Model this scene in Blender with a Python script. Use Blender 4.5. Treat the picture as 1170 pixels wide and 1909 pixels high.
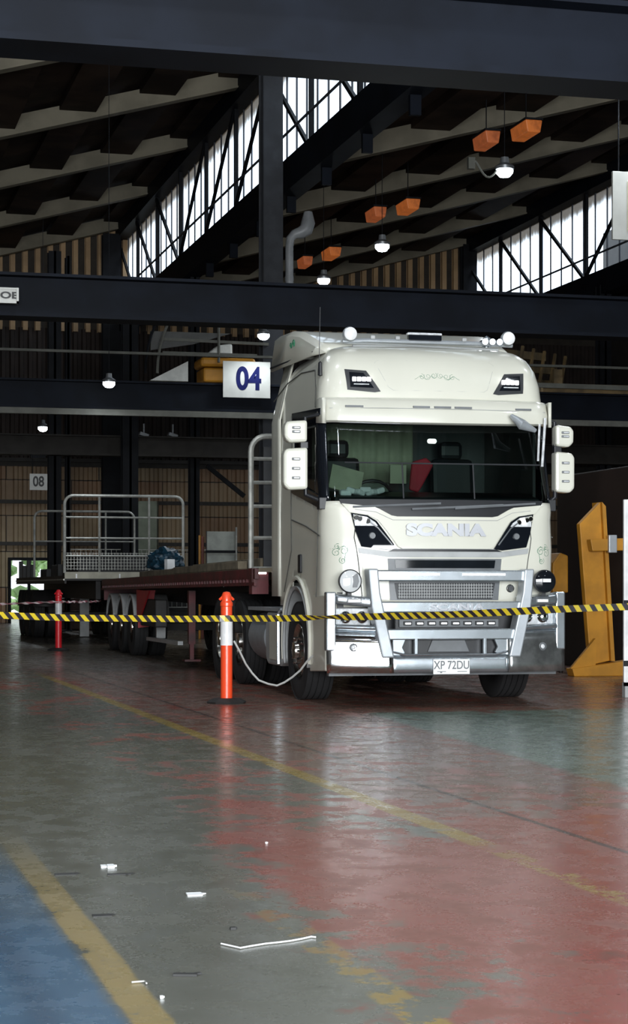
import bpy, bmesh, math, random
from mathutils import Vector, Matrix, noise
random.seed(7)
for o in list(bpy.data.objects): bpy.data.objects.remove(o, do_unlink=True)
SC = bpy.context.scene
C = SC.collection
# ---------------------------------------------------------------- camera
F, HC, YH, CX = 3600.0, 1.2, 1095.0, 585.0
TH = math.radians(14.5); CT, ST = math.cos(TH), math.sin(TH)
cd = bpy.data.cameras.new('camera'); cam = bpy.data.objects.new('camera', cd); C.objects.link(cam)
cam.location = (0, 0, HC); cam.rotation_euler = (math.pi/2, 0, -TH)
cd.sensor_fit = 'VERTICAL'; cd.sensor_height = 24.0; cd.lens = 24.0*F/1909.0
cd.shift_y = (YH-954.5)/1909.0; cd.clip_end = 500
SC.camera = cam
# ---------------------------------------------------------------- world, exposure, daylight
SC.view_settings.view_transform = 'Standard'; SC.view_settings.look = 'None'
SC.view_settings.gamma = 1.0; SC.view_settings.use_curve_mapping = False
SC.view_settings.exposure = 0.04
wd = bpy.data.worlds.new('sky'); SC.world = wd; wd.use_nodes = True
bg = wd.node_tree.nodes['Background']; bg.inputs[0].default_value = (0.86, 0.93, 1.0, 1); bg.inputs[1].default_value = 2.6
def area(name, loc, rot, sx, sy, power, col=(1, 1, 1)):
    l = bpy.data.lights.new(name, 'AREA'); l.shape = 'RECTANGLE'; l.size = sx; l.size_y = sy
    l.energy = power; l.color = col
    o = bpy.data.objects.new(name, l); C.objects.link(o); o.location = loc; o.rotation_euler = rot
    return o
# daylight entering through the big doorway behind the photographer
area('doorway_daylight', (1.1, -9.2, 3.3), (math.radians(90), 0, math.radians(0)), 16, 6.4, 8600, (0.93, 0.97, 1.0))
# ---------------------------------------------------------------- pixel to place helpers
def cw(Xc, D, z): return Vector((Xc*CT+D*ST, -Xc*ST+D*CT, z))
def Wd(px, py, D): return cw((px-CX)/F*D, D, HC+(YH-py)/F*D)
def Wy(px, py, Y):
    u = (px-CX)/F; return Wd(px, py, Y/(CT-u*ST))
def Wx(px, py, X):
    u = (px-CX)/F; return Wd(px, py, X/(ST+u*CT))
def Wg(px, py, z=0.0): return Wd(px, py, (HC-z)*F/(py-YH))
# ---------------------------------------------------------------- materials
class N:
    def __init__(s, name):
        s.m = bpy.data.materials.new(name); s.m.use_nodes = True; s.t = s.m.node_tree
        s.b = s.t.nodes['Principled BSDF']; s.out = s.t.nodes['Material Output']
        s.tc = s.t.nodes.new('ShaderNodeTexCoord')
    def new(s, ty): return s.t.nodes.new(ty)
    def lk(s, a, b): s.t.links.new(a, b)
    def inp(s, sock, v):
        if hasattr(v, 'is_linked') or isinstance(v, bpy.types.NodeSocket): s.lk(v, sock)
        else: sock.default_value = v
    def ma(s, op, a, b=0.0, c=None, clamp=False):
        n = s.new('ShaderNodeMath'); n.operation = op; n.use_clamp = clamp
        s.inp(n.inputs[0], a); s.inp(n.inputs[1], b)
        if c is not None: s.inp(n.inputs[2], c)
        return n.outputs[0]
    def ramp(s, v, lo, hi):
        n = s.new('ShaderNodeMapRange'); n.interpolation_type = 'SMOOTHSTEP'
        s.inp(n.inputs[0], v); n.inputs[1].default_value = lo; n.inputs[2].default_value = hi
        return n.outputs[0]
    def noise(s, vec, scale, detail=4, rough=0.55):
        n = s.new('ShaderNodeTexNoise'); s.lk(vec, n.inputs['Vector'])
        n.inputs['Scale'].default_value = scale; n.inputs['Detail'].default_value = detail
        n.inputs['Roughness'].default_value = rough
        return n.outputs[0]
    def mapv(s, vec, sc=(1, 1, 1), loc=(0, 0, 0), rot=(0, 0, 0)):
        n = s.new('ShaderNodeMapping'); s.lk(vec, n.inputs[0])
        n.inputs['Scale'].default_value = sc; n.inputs['Location'].default_value = loc; n.inputs['Rotation'].default_value = rot
        return n.outputs[0]
    def mix(s, f, a, b):
        n = s.new('ShaderNodeMix'); n.data_type = 'RGBA'
        s.inp(n.inputs[0], f)
        for k, v in ((6, a), (7, b)):
            if isinstance(v, bpy.types.NodeSocket): s.lk(v, n.inputs[k])
            else: n.inputs[k].default_value = (*v[:3], 1)
        return n.outputs[2]
    def bump(s, h, strength=0.3, dist=0.01):
        n = s.new('ShaderNodeBump'); s.lk(h, n.inputs['Height']); n.inputs['Strength'].default_value = strength
        n.inputs['Distance'].default_value = dist; s.lk(n.outputs[0], s.b.inputs['Normal'])
def M(name, col, rough=0.5, metal=0.0, var=0.12, sc=3.0, coat=0.0, emit=None, es=0.0, col2=None, bump=0.0, bsc=40, spec=0.5):
    n = N(name); n.b.inputs['Specular IOR Level'].default_value = spec; v = n.noise(n.tc.outputs['Object'], sc)
    c2 = col2 if col2 else tuple(max(0, x*(1-var*2)) for x in col)
    n.lk(n.mix(n.ramp(v, 0.35, 0.65), col, c2), n.b.inputs['Base Color'])
    n.b.inputs['Roughness'].default_value = rough; n.b.inputs['Metallic'].default_value = metal
    n.b.inputs['Coat Weight'].default_value = coat; n.b.inputs['Coat Roughness'].default_value = 0.06
    if emit:
        n.b.inputs['Emission Color'].default_value = (*emit, 1); n.b.inputs['Emission Strength'].default_value = es
    if bump: n.bump(n.noise(n.tc.outputs['Object'], bsc, 3), bump, 0.01)
    return n.m
def glassy(name, tint, refl_rough=0.02, ior=1.5, dirt=None, refl=(0.9, 0.95, 1.0)):
    n = N(name); t = n.t; t.nodes.remove(n.b)
    tr = n.new('ShaderNodeBsdfTransparent'); tr.inputs[0].default_value = (*tint, 1)
    gl = n.new('ShaderNodeBsdfGlossy'); gl.inputs['Roughness'].default_value = refl_rough; gl.inputs['Color'].default_value = (*refl, 1)
    fr = n.new('ShaderNodeFresnel'); fr.inputs[0].default_value = ior
    mx = n.new('ShaderNodeMixShader'); n.lk(fr.outputs[0], mx.inputs[0]); n.lk(tr.outputs[0], mx.inputs[1]); n.lk(gl.outputs[0], mx.inputs[2])
    o = mx.outputs[0]
    if dirt:
        df = n.new('ShaderNodeBsdfDiffuse'); df.inputs[0].default_value = (*dirt, 1)
        v = n.noise(n.mapv(n.tc.outputs['Object'], (1, 1, .2)), 2.0)
        m2 = n.new('ShaderNodeMixShader'); n.lk(n.ma('MULTIPLY', n.ramp(v, .4, .75), .5), m2.inputs[0]); n.lk(o, m2.inputs[1]); n.lk(df.outputs[0], m2.inputs[2]); o = m2.outputs[0]
    n.lk(o, n.out.inputs[0]); return n.m
m_badge = M('silver_lettering', (0.47, 0.48, 0.51), 0.3, 0.4, 0.02)
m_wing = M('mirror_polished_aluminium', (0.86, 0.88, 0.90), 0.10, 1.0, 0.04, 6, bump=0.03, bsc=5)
m_winr = M('dark_reflection_aluminium', (0.50, 0.52, 0.52), 0.3, 0.9, 0.2, 6, bump=0.05, bsc=9)  # right wing: dark reflection put into the colour, with a rougher scuffed finish
m_white = M('cream_truck_paint', (0.68, 0.67, 0.58), 0.32, 0, 0.02, 1.5, coat=0.6)
m_alu = M('polished_aluminium', (0.52, 0.57, 0.61), 0.24, 0.85, 0.06, 6, bump=0.05, bsc=9)
m_alu2 = M('brushed_aluminium', (0.44, 0.47, 0.50), 0.42, 0.5, 0.06, 8)
m_chrome = M('chrome', (0.85, 0.86, 0.86), 0.08, 1.0, 0.03)
m_black = M('black_plastic', (0.012, 0.013, 0.016), 0.4)
m_gloss = M('gloss_black', (0.008, 0.010, 0.014), 0.06)
m_mesh = M('dark_grille', (0.03, 0.032, 0.036), 0.5)
m_grey = M('grey_trim', (0.16, 0.17, 0.18), 0.4)
m_lgrey = M('light_grey_trim', (0.42, 0.43, 0.43), 0.35)
m_lens = M('clear_lamp_lens', (0.86, 0.88, 0.90), 0.12, 0.15, 0.15, 20)
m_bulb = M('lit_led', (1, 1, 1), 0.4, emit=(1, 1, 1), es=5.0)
m_led = M('led_strip', (0.9, 0.92, 0.93), 0.3, emit=(1, 1, 1), es=0.5, var=0.2, sc=60)
m_seam = M('panel_gap', (0.10, 0.10, 0.09), 0.6)
m_green = M('green_scroll_paint', (0.03, 0.20, 0.10), 0.4)
m_wind = glassy('windscreen_glass', (0.40, 0.49, 0.46), 0.01, 1.5)
m_side = glassy('side_glass', (0.10, 0.11, 0.11), 0.03, 1.45)
m_tyre = M('tyre_rubber', (0.016, 0.016, 0.017), 0.75, bump=0.2, bsc=60)
m_rim = M('polished_rim', (0.62, 0.60, 0.56), 0.2, 1.0, 0.2, 10)
m_redp = M('worn_red_paint', (0.13, 0.016, 0.02), 0.5, 0, 0.3, 4, col2=(0.06, 0.014, 0.014))
m_redb = M('bright_red_paint', (0.50, 0.02, 0.025), 0.5)
m_chas = M('black_chassis', (0.02, 0.018, 0.018), 0.6)
m_galv = M('galvanised_tube', (0.50, 0.50, 0.46), 0.4, 0.5, 0.15, 8)
m_wood = M('weathered_timber', (0.23, 0.19, 0.13), 0.8, 0, 0.2, 4, bump=0.3)
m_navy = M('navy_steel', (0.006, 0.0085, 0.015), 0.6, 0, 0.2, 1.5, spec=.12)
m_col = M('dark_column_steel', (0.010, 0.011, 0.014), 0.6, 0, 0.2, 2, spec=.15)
m_raft = M('olive_rafter_paint', (0.24, 0.215, 0.16), 0.7, 0, 0.12, 1.2, spec=.2)
m_pale = M('pale_rail', (0.15, 0.15, 0.13), 0.6, spec=.2)
m_orange = M('orange_plastic', (0.86, 0.075, 0.02), 0.32, 0, 0.04, 2, coat=0.3)
m_redpl = M('red_plastic', (0.75, 0.02, 0.03), 0.35, 0, 0.04)
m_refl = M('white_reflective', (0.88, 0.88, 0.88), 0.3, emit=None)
m_rub = M('black_rubber', (0.02, 0.02, 0.02), 0.7)
m_yel = M('yellow_paint', (0.62, 0.27, 0.015), 0.5, 0, 0.15, 2)
m_signw = M('sign_white', (0.62, 0.62, 0.58), 0.4, 0, 0.05)
m_signb = M('sign_blue', (0.010, 0.014, 0.10), 0.6, spec=.1)
m_signk = M('sign_black', (0.02, 0.02, 0.02), 0.5)
m_brown = M('brown_steel_plate', (0.026, 0.014, 0.010), 0.6, 0, 0.2, 1)
m_lamp = M('lit_lamp', (1, 1, 1), 0.4, emit=(0.85, 0.94, 1), es=22)
m_lampb = M('lamp_body', (0.25, 0.26, 0.27), 0.4, 0.5)
m_orl = M('warm_glowing_reflector', (0.5, 0.15, 0.03), 0.4, emit=(1, 0.26, 0.06), es=0.20, var=0.4, sc=5)
m_blue = M('blue_tarpaulin', (0.01, 0.05, 0.085), 0.45, 0, 0.3, 10)
m_pipe = M('pale_pipe', (0.27, 0.28, 0.29), 0.4)
m_rope = M('grey_rope', (0.42, 0.42, 0.40), 0.6)
m_paper = M('white_paper', (0.85, 0.87, 0.88), 0.6)
m_dark = M('dark_scrap', (0.03, 0.03, 0.03), 0.7)
m_redv = M('red_fabric', (0.45, 0.02, 0.04), 0.7)
m_cream = M('cab_lining', (0.42, 0.42, 0.30), 0.8)
m_fol = M('green_leaves', (0.38, 0.60, 0.25), 0.6, 0, 0.3, 2)
m_gravel = M('pale_ground', (0.55, 0.55, 0.48), 0.8)
m_machine = M('rusty_machine', (0.10, 0.05, 0.035), 0.6, 0, 0.3, 3)
# ---------------------------------------------------------------- mesh helpers
class MB:
    def __init__(s): s.bm = bmesh.new()
    def quad(s, *p):
        return s.bm.faces.new([s.bm.verts.new(q) for q in p])
    def box(s, c, d, rz=0, rx=0, ry=0):
        mt = Matrix.Translation(Vector(c)) @ Matrix.Rotation(rz, 4, 'Z') @ Matrix.Rotation(ry, 4, 'Y') @ Matrix.Rotation(rx, 4, 'X') @ Matrix.Diagonal((d[0], d[1], d[2], 1))
        bmesh.ops.create_cube(s.bm, size=1, matrix=mt); return s
    def bb(s, x0, x1, y0, y1, z0, z1): return s.box(((x0+x1)/2, (y0+y1)/2, (z0+z1)/2), (abs(x1-x0), abs(y1-y0), abs(z1-z0)))
    def bar(s, a, b, w, h, up=(0, 0, 1)):
        a, b = Vector(a), Vector(b); d = b-a; L = d.length; d.normalize(); up = Vector(up)
        if abs(d.dot(up)) > .98: up = Vector((0, 1, 0))
        sd = d.cross(up).normalized(); u2 = sd.cross(d)
        R = Matrix((sd, d, u2)).transposed().to_4x4()
        bmesh.ops.create_cube(s.bm, size=1, matrix=Matrix.Translation((a+b)/2) @ R @ Matrix.Diagonal((w, L, h, 1))); return s
    def tube(s, pts, r, n=8, closed=False):
        pts = [Vector(p) for p in pts]; rings = []; k = len(pts)
        up = None
        for i, p in enumerate(pts):
            if closed: d = pts[(i+1) % k]-pts[i-1]
            else: d = pts[min(i+1, k-1)]-pts[max(i-1, 0)]
            d.normalize()
            if up is None: up = Vector((0, 0, 1)) if abs(d.z) < .9 else Vector((1, 0, 0))
            a = d.cross(up).normalized(); up = a.cross(d).normalized()
            rr = r[i] if isinstance(r, (list, tuple)) else r
            rings.append([s.bm.verts.new(p+(a*math.cos(t)+up*math.sin(t))*rr) for t in [2*math.pi*j/n for j in range(n)]])
        m = k if closed else k-1
        for i in range(m):
            A, B = rings[i], rings[(i+1) % k]
            for j in range(n): s.bm.faces.new((A[j], A[(j+1) % n], B[(j+1) % n], B[j]))
        if not closed:
            s.bm.faces.new(rings[0][::-1]); s.bm.faces.new(rings[-1])
        return s
    def lathe(s, prof, axis='X', c=(0, 0, 0), n=32, a0=0, a1=2*math.pi):
        c = Vector(c); full = abs(a1-a0-2*math.pi) < 1e-6; k = n if full else n+1; rings = []
        for i in range(k):
            t = a0+(a1-a0)*i/n; rg = []
            for (h, r) in prof:
                x, y = r*math.cos(t), r*math.sin(t)
                v = {'X': (h, x, y), 'Y': (x, h, y), 'Z': (x, y, h)}[axis]
                rg.append(s.bm.verts.new(c+Vector(v)))
            rings.append(rg)
        for i in range(n):
            A, B = rings[i], rings[(i+1) % k]
            for j in range(len(prof)-1):
                try: s.bm.faces.new((A[j], A[j+1], B[j+1], B[j]))
                except ValueError: pass
        return s
    def prism(s, poly, y0, y1, plane='XZ'):
        f = {'XZ': lambda p, y: (p[0], y, p[1]), 'XY': lambda p, y: (p[0], p[1], y), 'YZ': lambda p, y: (y, p[0], p[1])}[plane]
        a = [s.bm.verts.new(f(p, y0)) for p in poly]; b = [s.bm.verts.new(f(p, y1)) for p in poly]
        s.bm.faces.new(a); s.bm.faces.new(b[::-1]); n = len(poly)
        for i in range(n): s.bm.faces.new((a[i], b[i], b[(i+1) % n], a[(i+1) % n]))
        return s
    def sheet(s, rows, thick=None):
        V = [[s.bm.verts.new(p) for p in r] for r in rows]
        for i in range(len(V)-1):
            for j in range(len(V[0])-1): s.bm.faces.new((V[i][j], V[i][j+1], V[i+1][j+1], V[i+1][j]))
        return s
    def build(s, name, mat, parent=None, smooth=False, bevel=0, solid=0, loc=None, sharp=0.6):
        bmesh.ops.remove_doubles(s.bm, verts=s.bm.verts, dist=1e-5)
        bmesh.ops.recalc_face_normals(s.bm, faces=s.bm.faces)
        me = bpy.data.meshes.new(name); s.bm.to_mesh(me); s.bm.free(); me.materials.append(mat)
        if smooth:
            for p in me.polygons: p.use_smooth = True
            try: me.set_sharp_from_angle(angle=sharp)
            except Exception: pass
        o = bpy.data.objects.new(name, me); C.objects.link(o)
        if parent: o.parent = parent
        if loc is not None: o.location = loc
        if solid:
            m = o.modifiers.new('thickness', 'SOLIDIFY'); m.thickness = solid; m.offset = 0
        if bevel:
            m = o.modifiers.new('bevel', 'BEVEL'); m.width = bevel; m.segments = 2; m.limit_method = 'ANGLE'
        return o
def tag(o, label=None, cat=None, group=None, kind=None):
    if label: o['label'] = label
    if cat: o['category'] = cat
    if group: o['group'] = group
    if kind: o['kind'] = kind
    return o
def thing(name, label, cat, loc=(0, 0, 0), rz=0, group=None):
    o = bpy.data.objects.new(name, None); C.objects.link(o); o.empty_display_size = .2
    o.location = loc; o.rotation_euler = (0, 0, rz); return tag(o, label, cat, group)
def copy_tree(o, parent=None):
    c = o.copy(); C.objects.link(c)
    if parent: c.parent = parent
    for ch in [k for k in C.objects if k.parent == o]: copy_tree(ch, c)
    return c
def text_obj(name, txt, size, mat, parent=None, loc=(0, 0, 0), rot=(0, 0, 0), sx=1.0, depth=0.004, bold=0.0, sp=1.0):
    cu = bpy.data.curves.new(name, 'FONT'); cu.body = txt; cu.size = size; cu.extrude = depth; cu.offset = bold
    cu.align_x = 'CENTER'; cu.align_y = 'CENTER'; cu.space_character = sp
    t = bpy.data.objects.new(name+'_src', cu); C.objects.link(t)
    bpy.context.view_layer.update()
    me = bpy.data.meshes.new_from_object(t.evaluated_get(bpy.context.evaluated_depsgraph_get()))
    bpy.data.objects.remove(t, do_unlink=True)
    me.name = name
    for v in me.vertices: v.co.x *= sx
    me.materials.clear(); me.materials.append(mat)
    o = bpy.data.objects.new(name, me); C.objects.link(o); o.location = loc; o.rotation_euler = rot
    if parent: o.parent = parent
    return o
# ================================================================ SETTING
def floor_material():
    n = N('painted_concrete_floor'); oc = n.tc.outputs['Object']
    sp = n.new('ShaderNodeSeparateXYZ'); n.lk(oc, sp.inputs[0]); X, Y = sp.outputs[0], sp.outputs[1]
    n1 = n.noise(n.mapv(oc, (1, .55, 1)), 1.1, 6, .62); n2 = n.noise(n.mapv(oc, (1, .8, 1)), 5.0, 6, .65); n3 = n.noise(oc, 30, 4, .6)
    wob = n.ma('MULTIPLY', n.ma('SUBTRACT', n2, .5), .16)
    Xw = n.ma('ADD', X, wob)
    grey = n.mix(n.ramp(n1, .35, .65), (0.128, 0.130, 0.100), (0.165, 0.168, 0.140))
    red = n.mix(n.ramp(n2, .35, .7), (0.36, 0.060, 0.040), (0.29, 0.090, 0.062))
    # how much red paint is left: none on the left lane, patches towards the right lane, most beyond the yellow line
    xr = n.ma('SUBTRACT', Xw, n.ramp(Y, 3, 22))      # lane drifts
    amt = n.ma('ADD', n.ma('SUBTRACT', n.ma('MULTIPLY', n.ramp(X, 1.15, 2.2), .375), n.ma('MULTIPLY', n.ramp(Y, 6.5, 12), .19)), n.ma('MULTIPLY', n1, .55))
    amt = n.ma('ADD', amt, n.ma('MULTIPLY', n.ma('SUBTRACT', n2, .5), .55))
    redm = n.ramp(amt, .46, .56)
    over = n.ramp(Xw, 2.98, 3.06)
    red_r = n.ramp(n.ma('ADD', n1, n.ma('MULTIPLY', n2, .5)), .52, .72)
    red_r = n.ma('SUBTRACT', 1.0, n.ma('MULTIPLY', red_r, .7))
    rm = n.ma('MAXIMUM', n.ma('MULTIPLY', redm, .85), n.ma('MULTIPLY', over, red_r))
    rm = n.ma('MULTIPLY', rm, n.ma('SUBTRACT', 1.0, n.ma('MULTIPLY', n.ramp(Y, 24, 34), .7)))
    col = n.mix(rm, grey, red)
    # green-grey painted bay to the right, in front of the truck
    g = n.ma('MULTIPLY', n.ramp(n.ma('SUBTRACT', Xw, n.ma('MULTIPLY', Y, .06)), 3.98, 4.1), n.ma('SUBTRACT', 1.0, n.ramp(n.ma('ADD', Y, wob), 17.6, 17.9)))
    g = n.ma('MULTIPLY', g, n.ramp(n.ma('ADD', n1, n.ma('MULTIPLY', n2, .6)), .55, .72), clamp=True)
    g = n.ma('MULTIPLY', n.ma('ADD', n.ma('MULTIPLY', g, .5), n.ma('MULTIPLY', n.ma('MULTIPLY', n.ramp(n.ma('SUBTRACT', Xw, n.ma('MULTIPLY', Y, .06)), 3.98, 4.1), n.ma('SUBTRACT', 1.0, n.ramp(n.ma('ADD', Y, wob), 17.6, 17.9))), .5)), .95)
    col = n.mix(g, col, (0.155, 0.215, 0.175))
    # blue lane bottom left
    b = n.ma('SUBTRACT', 1.0, n.ramp(n.ma('ADD', X, n.ma('MULTIPLY', wob, .3)), .80, .86))
    b = n.ma('MULTIPLY', b, n.ma('SUBTRACT', 1.0, n.ramp(n.ma('ADD', Y, n.ma('MULTIPLY', n1, 5)), 8.5, 13)))
    col = n.mix(n.ma('MULTIPLY', b, .9), col, (0.075, 0.165, 0.275))
    col = n.mix(n.ma('MULTIPLY', n.ma('MULTIPLY', b, n.ramp(n.ma('ABSOLUTE', n.ma('SUBTRACT', X, .62)), .10, .0)), .45), col, (0.04, 0.07, 0.12))
    # yellow lines worn to different degrees
    def line(x0, w, wear, y0, y1, c=(0.36, 0.25, 0.055)):
        nonlocal col
        d = n.ma('ABSOLUTE', n.ma('SUBTRACT', n.ma('ADD', X, n.ma('MULTIPLY', wob, .25)), x0))
        a = n.ma('SUBTRACT', 1.0, n.ramp(d, w*.42, w*.58))
        a = n.ma('MULTIPLY', a, n.ma('MULTIPLY', n.ramp(Y, y0-.3, y0+.3), n.ma('SUBTRACT', 1.0, n.ramp(Y, y1-2.5, y1+1))))
        a = n.ma('MULTIPLY', a, n.ramp(n.ma('ADD', n2, n.ma('MULTIPLY', n3, .35)), wear, wear+.12))
        col = n.mix(n.ma('MULTIPLY', a, .9), col, c)
    line(0.905, .115, .50, 3.0, 9.0, (0.38, 0.29, 0.115))
    line(1.64, .125, .64, 3.0, 7.4)
    line(3.02, .125, .48, 8.6, 27.0)
    line(3.02, .125, .62, 6.8, 9.2)
    # thin crack / joint
    for x0, w, cc in ((3.56, .022, (0.02, 0.014, 0.012)),):
        d = n.ma('ABSOLUTE', n.ma('SUBTRACT', n.ma('ADD', X, n.ma('MULTIPLY', wob, .15)), x0))
        col = n.mix(n.ma('MULTIPLY', n.ma('SUBTRACT', 1.0, n.ramp(d, w*.5, w*1.2)), .85), col, cc)
    # dirt, tyre smears, stains
    st = n.ramp(n.noise(n.mapv(oc, (.8, 2.6, 1)), 1.6, 8, .7), .60, .74)
    col = n.mix(n.ma('MULTIPLY', st, .3), col, (0.05, 0.048, 0.045))
    sp2 = n.ramp(n.noise(n.mapv(oc, (1, 3, 1)), 9, 4, .6), .66, .72)
    col = n.mix(n.ma('MULTIPLY', sp2, .5), col, (0.04, 0.035, 0.03))
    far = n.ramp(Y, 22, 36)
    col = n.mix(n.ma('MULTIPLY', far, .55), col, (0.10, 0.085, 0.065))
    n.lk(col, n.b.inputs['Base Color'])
    r = n.ma('ADD', .19, n.ma('MULTIPLY', n.ramp(n2, .3, .8), .2))
    n.lk(r, n.b.inputs['Roughness']); n.b.inputs['Specular IOR Level'].default_value = .42
    n.bump(n.ma('ADD', n.noise(n.mapv(oc, (1, 1, 1)), 7, 5, .6), n.ma('MULTIPLY', n3, .3)), .07, .008)
    return n.m
fl = MB().bb(-16, 30, -9.5, 75, -.2, 0).build('floor', floor_material()); tag(fl, kind='structure')
def corrugated(name, c1, c2, axis, period, sheet_h=1.2, patch=.5, warm=None):
    n = N(name); oc = n.tc.outputs['Object']; sp = n.new('ShaderNodeSeparateXYZ'); n.lk(oc, sp.inputs[0])
    a = sp.outputs['XYZ'.index(axis)]
    br = n.new('ShaderNodeTexBrick'); n.lk(n.mapv(oc, (1, 1, 1), rot=(math.pi/2, 0, 0)), br.inputs[0])
    br.inputs['Scale'].default_value = 1; br.inputs['Brick Width'].default_value = 3.1; br.inputs['Row Height'].default_value = sheet_h
    br.inputs['Mortar Size'].default_value = .02; br.offset = .3
    br.inputs['Color1'].default_value = (*c1, 1); br.inputs['Color2'].default_value = (*c2, 1); br.inputs['Mortar'].default_value = (.02, .016, .012, 1)
    v = n.noise(oc, .5, 5)
    col = n.mix(n.ma('MULTIPLY', n.ramp(v, .4, .65), patch), br.outputs[0], tuple(x*.45 for x in c1))
    n.lk(col, n.b.inputs['Base Color']); n.b.inputs['Roughness'].default_value = .6
    return n.m
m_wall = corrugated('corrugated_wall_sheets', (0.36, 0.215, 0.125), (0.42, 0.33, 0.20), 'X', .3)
m_gable = M('yellowed_gable_sheets', (0.50, 0.32, 0.16), 0.6, 0, .15, 1)
m_sidew = M('dark_side_sheets', (0.05, 0.045, 0.04), 0.7)
m_roof = M('brown_roof_sheets', (0.048, 0.030, 0.022), 0.75, 0, .35, .6, spec=.15)
YB = 65.0
# back wall with personnel doorway; sheets pleated in the mesh
pa, pb = Wy(18, 1045, YB), Wy(90, 1045, YB)
def pleat(mb, x0, x1, y, z0, z1, per=.30, dep=.07):
    xs = []; x = x0
    while x < x1:
        for dx, dy in ((0, 0), (.35, 0), (.5, 1), (.85, 1)):
            if x+dx*per < x1: xs.append((x+dx*per, y-dy*dep))
        x += per
    xs.append((x1, y))
    mb.sheet([[(a, b, z0) for a, b in xs], [(a, b, z1) for a, b in xs]])
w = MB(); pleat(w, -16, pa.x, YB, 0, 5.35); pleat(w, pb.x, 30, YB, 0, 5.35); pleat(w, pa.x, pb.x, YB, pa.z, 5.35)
w2 = MB(); pleat(w2, -16, 30, YB, 5.35, 9.9); tag(w2.build('wall_back_upper', M('shaded_wall_sheets', (0.045, 0.03, 0.024), .8, 0, .3, .5)), kind='structure')  # shadow on the upper wall put into a darker sheet colour
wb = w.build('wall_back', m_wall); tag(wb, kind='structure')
g = MB()
def zroof(x): 
    k = (x-10.2) if x >= 10.2 else (x+2.1)
    return 10.3+.27*k
x = -2.1
while x < 22.4:
    g.sheet([[(x, YB-.02, 9.8), (x+.2, YB-.02, 9.8)], [(x, YB-.02, zroof(x)), (x+.2, YB-.02, zroof(x+.19))]])
    g.box((x+.10, YB-.10, (zroof(x+.1)+9.8)/2), (.16, .14, zroof(x+.1)-9.8))
    x += .42
gb = g.build('wall_gable', m_gable); tag(gb, kind='structure')
gl = MB()
for xa in (-14.4, -2.1, 10.2, 22.5):
    xb = min(xa+12.3, 27.7); gl.prism([(xa, 9.7), (xb, 9.7), (xb, 10.52+.27*(xb-xa)), (xa, 10.52)], YB+.02, YB+.1)
tag(gl.build('wall_gable_lining', M('gable_lining', (0.05, 0.04, 0.03), .8)), kind='structure')
tag(MB().bb(-14.8, 27.6, YB-.12, YB+.06, 5.25, 5.5).build('trim_2', m_sidew), kind='structure')
# girts on the back wall
for z in (2.6, 4.0, 5.4, 7.2):
    tag(MB().bb(-14, 28, YB-.3, YB-.12, z, z+.12).build('trim_1', m_sidew), kind='structure')
tag(MB().bb(pa.x-.06, pa.x+.03, YB-.2, YB, 0, pa.z).bb(pb.x-.03, pb.x+.06, YB-.2, YB, 0, pa.z).bb(pa.x-.06, pb.x+.06, YB-.2, YB, pa.z, pa.z+.1).bb((pa.x+pb.x)/2-.06, (pa.x+pb.x)/2+.03, YB-.2, YB, 0, pa.z).build('door_1', m_col), kind='structure')
w = MB(); w.bb(-15, -14.8, -9, YB, 0, 14); tag(w.build('wall_left', m_sidew), kind='structure')
w = MB(); w.bb(27.6, 27.8, -9, YB, 0, 14); tag(w.build('wall_right', m_sidew), kind='structure')
w = MB(); w.bb(-15, -7.2, -9.1, -8.9, 0, 14).bb(9.4, 27.8, -9.1, -8.9, 0, 14).bb(-7.2, 9.4, -9.1, -8.9, 6.6, 14)
tag(w.build('wall_front', m_sidew), kind='structure')
# sawtooth roof: sloping sheets with deep purlins, one object per bay
for k, (x0, x1) in enumerate(((-14.4, -2.1), (-2.1, 10.2), (10.2, 22.5), (22.5, 27.6))):
    r = MB()
    s_ = .27
    r.quad((x0, -9, 10.55), (x1, -9, 10.55+s_*(x1-x0)), (x1, YB, 10.55+s_*(x1-x0)), (x0, YB, 10.55))
    xx = x0+2.4
    while xx < x1-.3:
        zz = 10.5+s_*(xx-x0)
        r.box((xx, 28, zz-.12), (.85, 74, .30), ry=-math.atan(s_)*0)
        xx += 1.9
    tag(r.build('ceiling' if k == 1 else 'ceiling_bay', m_roof, solid=.02), kind='structure')
# rafters
for bx, Ys in ((-2.1, (26, 32.5, 39, 45.5, 52, 58.5, 64.4)), (10.2, (26, 32.5, 39, 45.5, 52, 58.5, 64.4))):
    for Y in Ys:
        a = Vector((bx, Y, 10.22)); b = Vector((bx+12.1, Y, 10.22+.27*12.1))
        tag(MB().bar(a, b, .20, .42).bar(a-Vector((0, 0, .22)), b-Vector((0, 0, .22)), .34, .04).build('roof_rafter', m_raft), kind='structure')
# clerestory glazing bands
def glz():
    n = N('clerestory_glazing'); n.t.nodes.remove(n.b); oc = n.tc.outputs['Object']; sp = n.new('ShaderNodeSeparateXYZ'); n.lk(oc, sp.inputs[0])
    v = n.noise(n.mapv(oc, (1, 3, .35)), 1.6, 5)
    h = n.ma('ADD', n.ramp(sp.outputs[2], 12.2, 12.95), n.ma('MULTIPLY', n.ma('SUBTRACT', v, .5), .9))
    d = n.ramp(h, .25, .85)
    tr = n.new('ShaderNodeBsdfTransparent'); tr.inputs[0].default_value = (.92, .96, 1, 1)
    df = n.new('ShaderNodeBsdfTranslucent'); df.inputs[0].default_value = (.30, .26, .21, 1)
    mx = n.new('ShaderNodeMixShader'); n.lk(n.ma('MULTIPLY', d, .85), mx.inputs[0]); n.lk(tr.outputs[0], mx.inputs[1]); n.lk(df.outputs[0], mx.inputs[2])
    n.lk(mx.outputs[0], n.out.inputs[0]); return n.m
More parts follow.
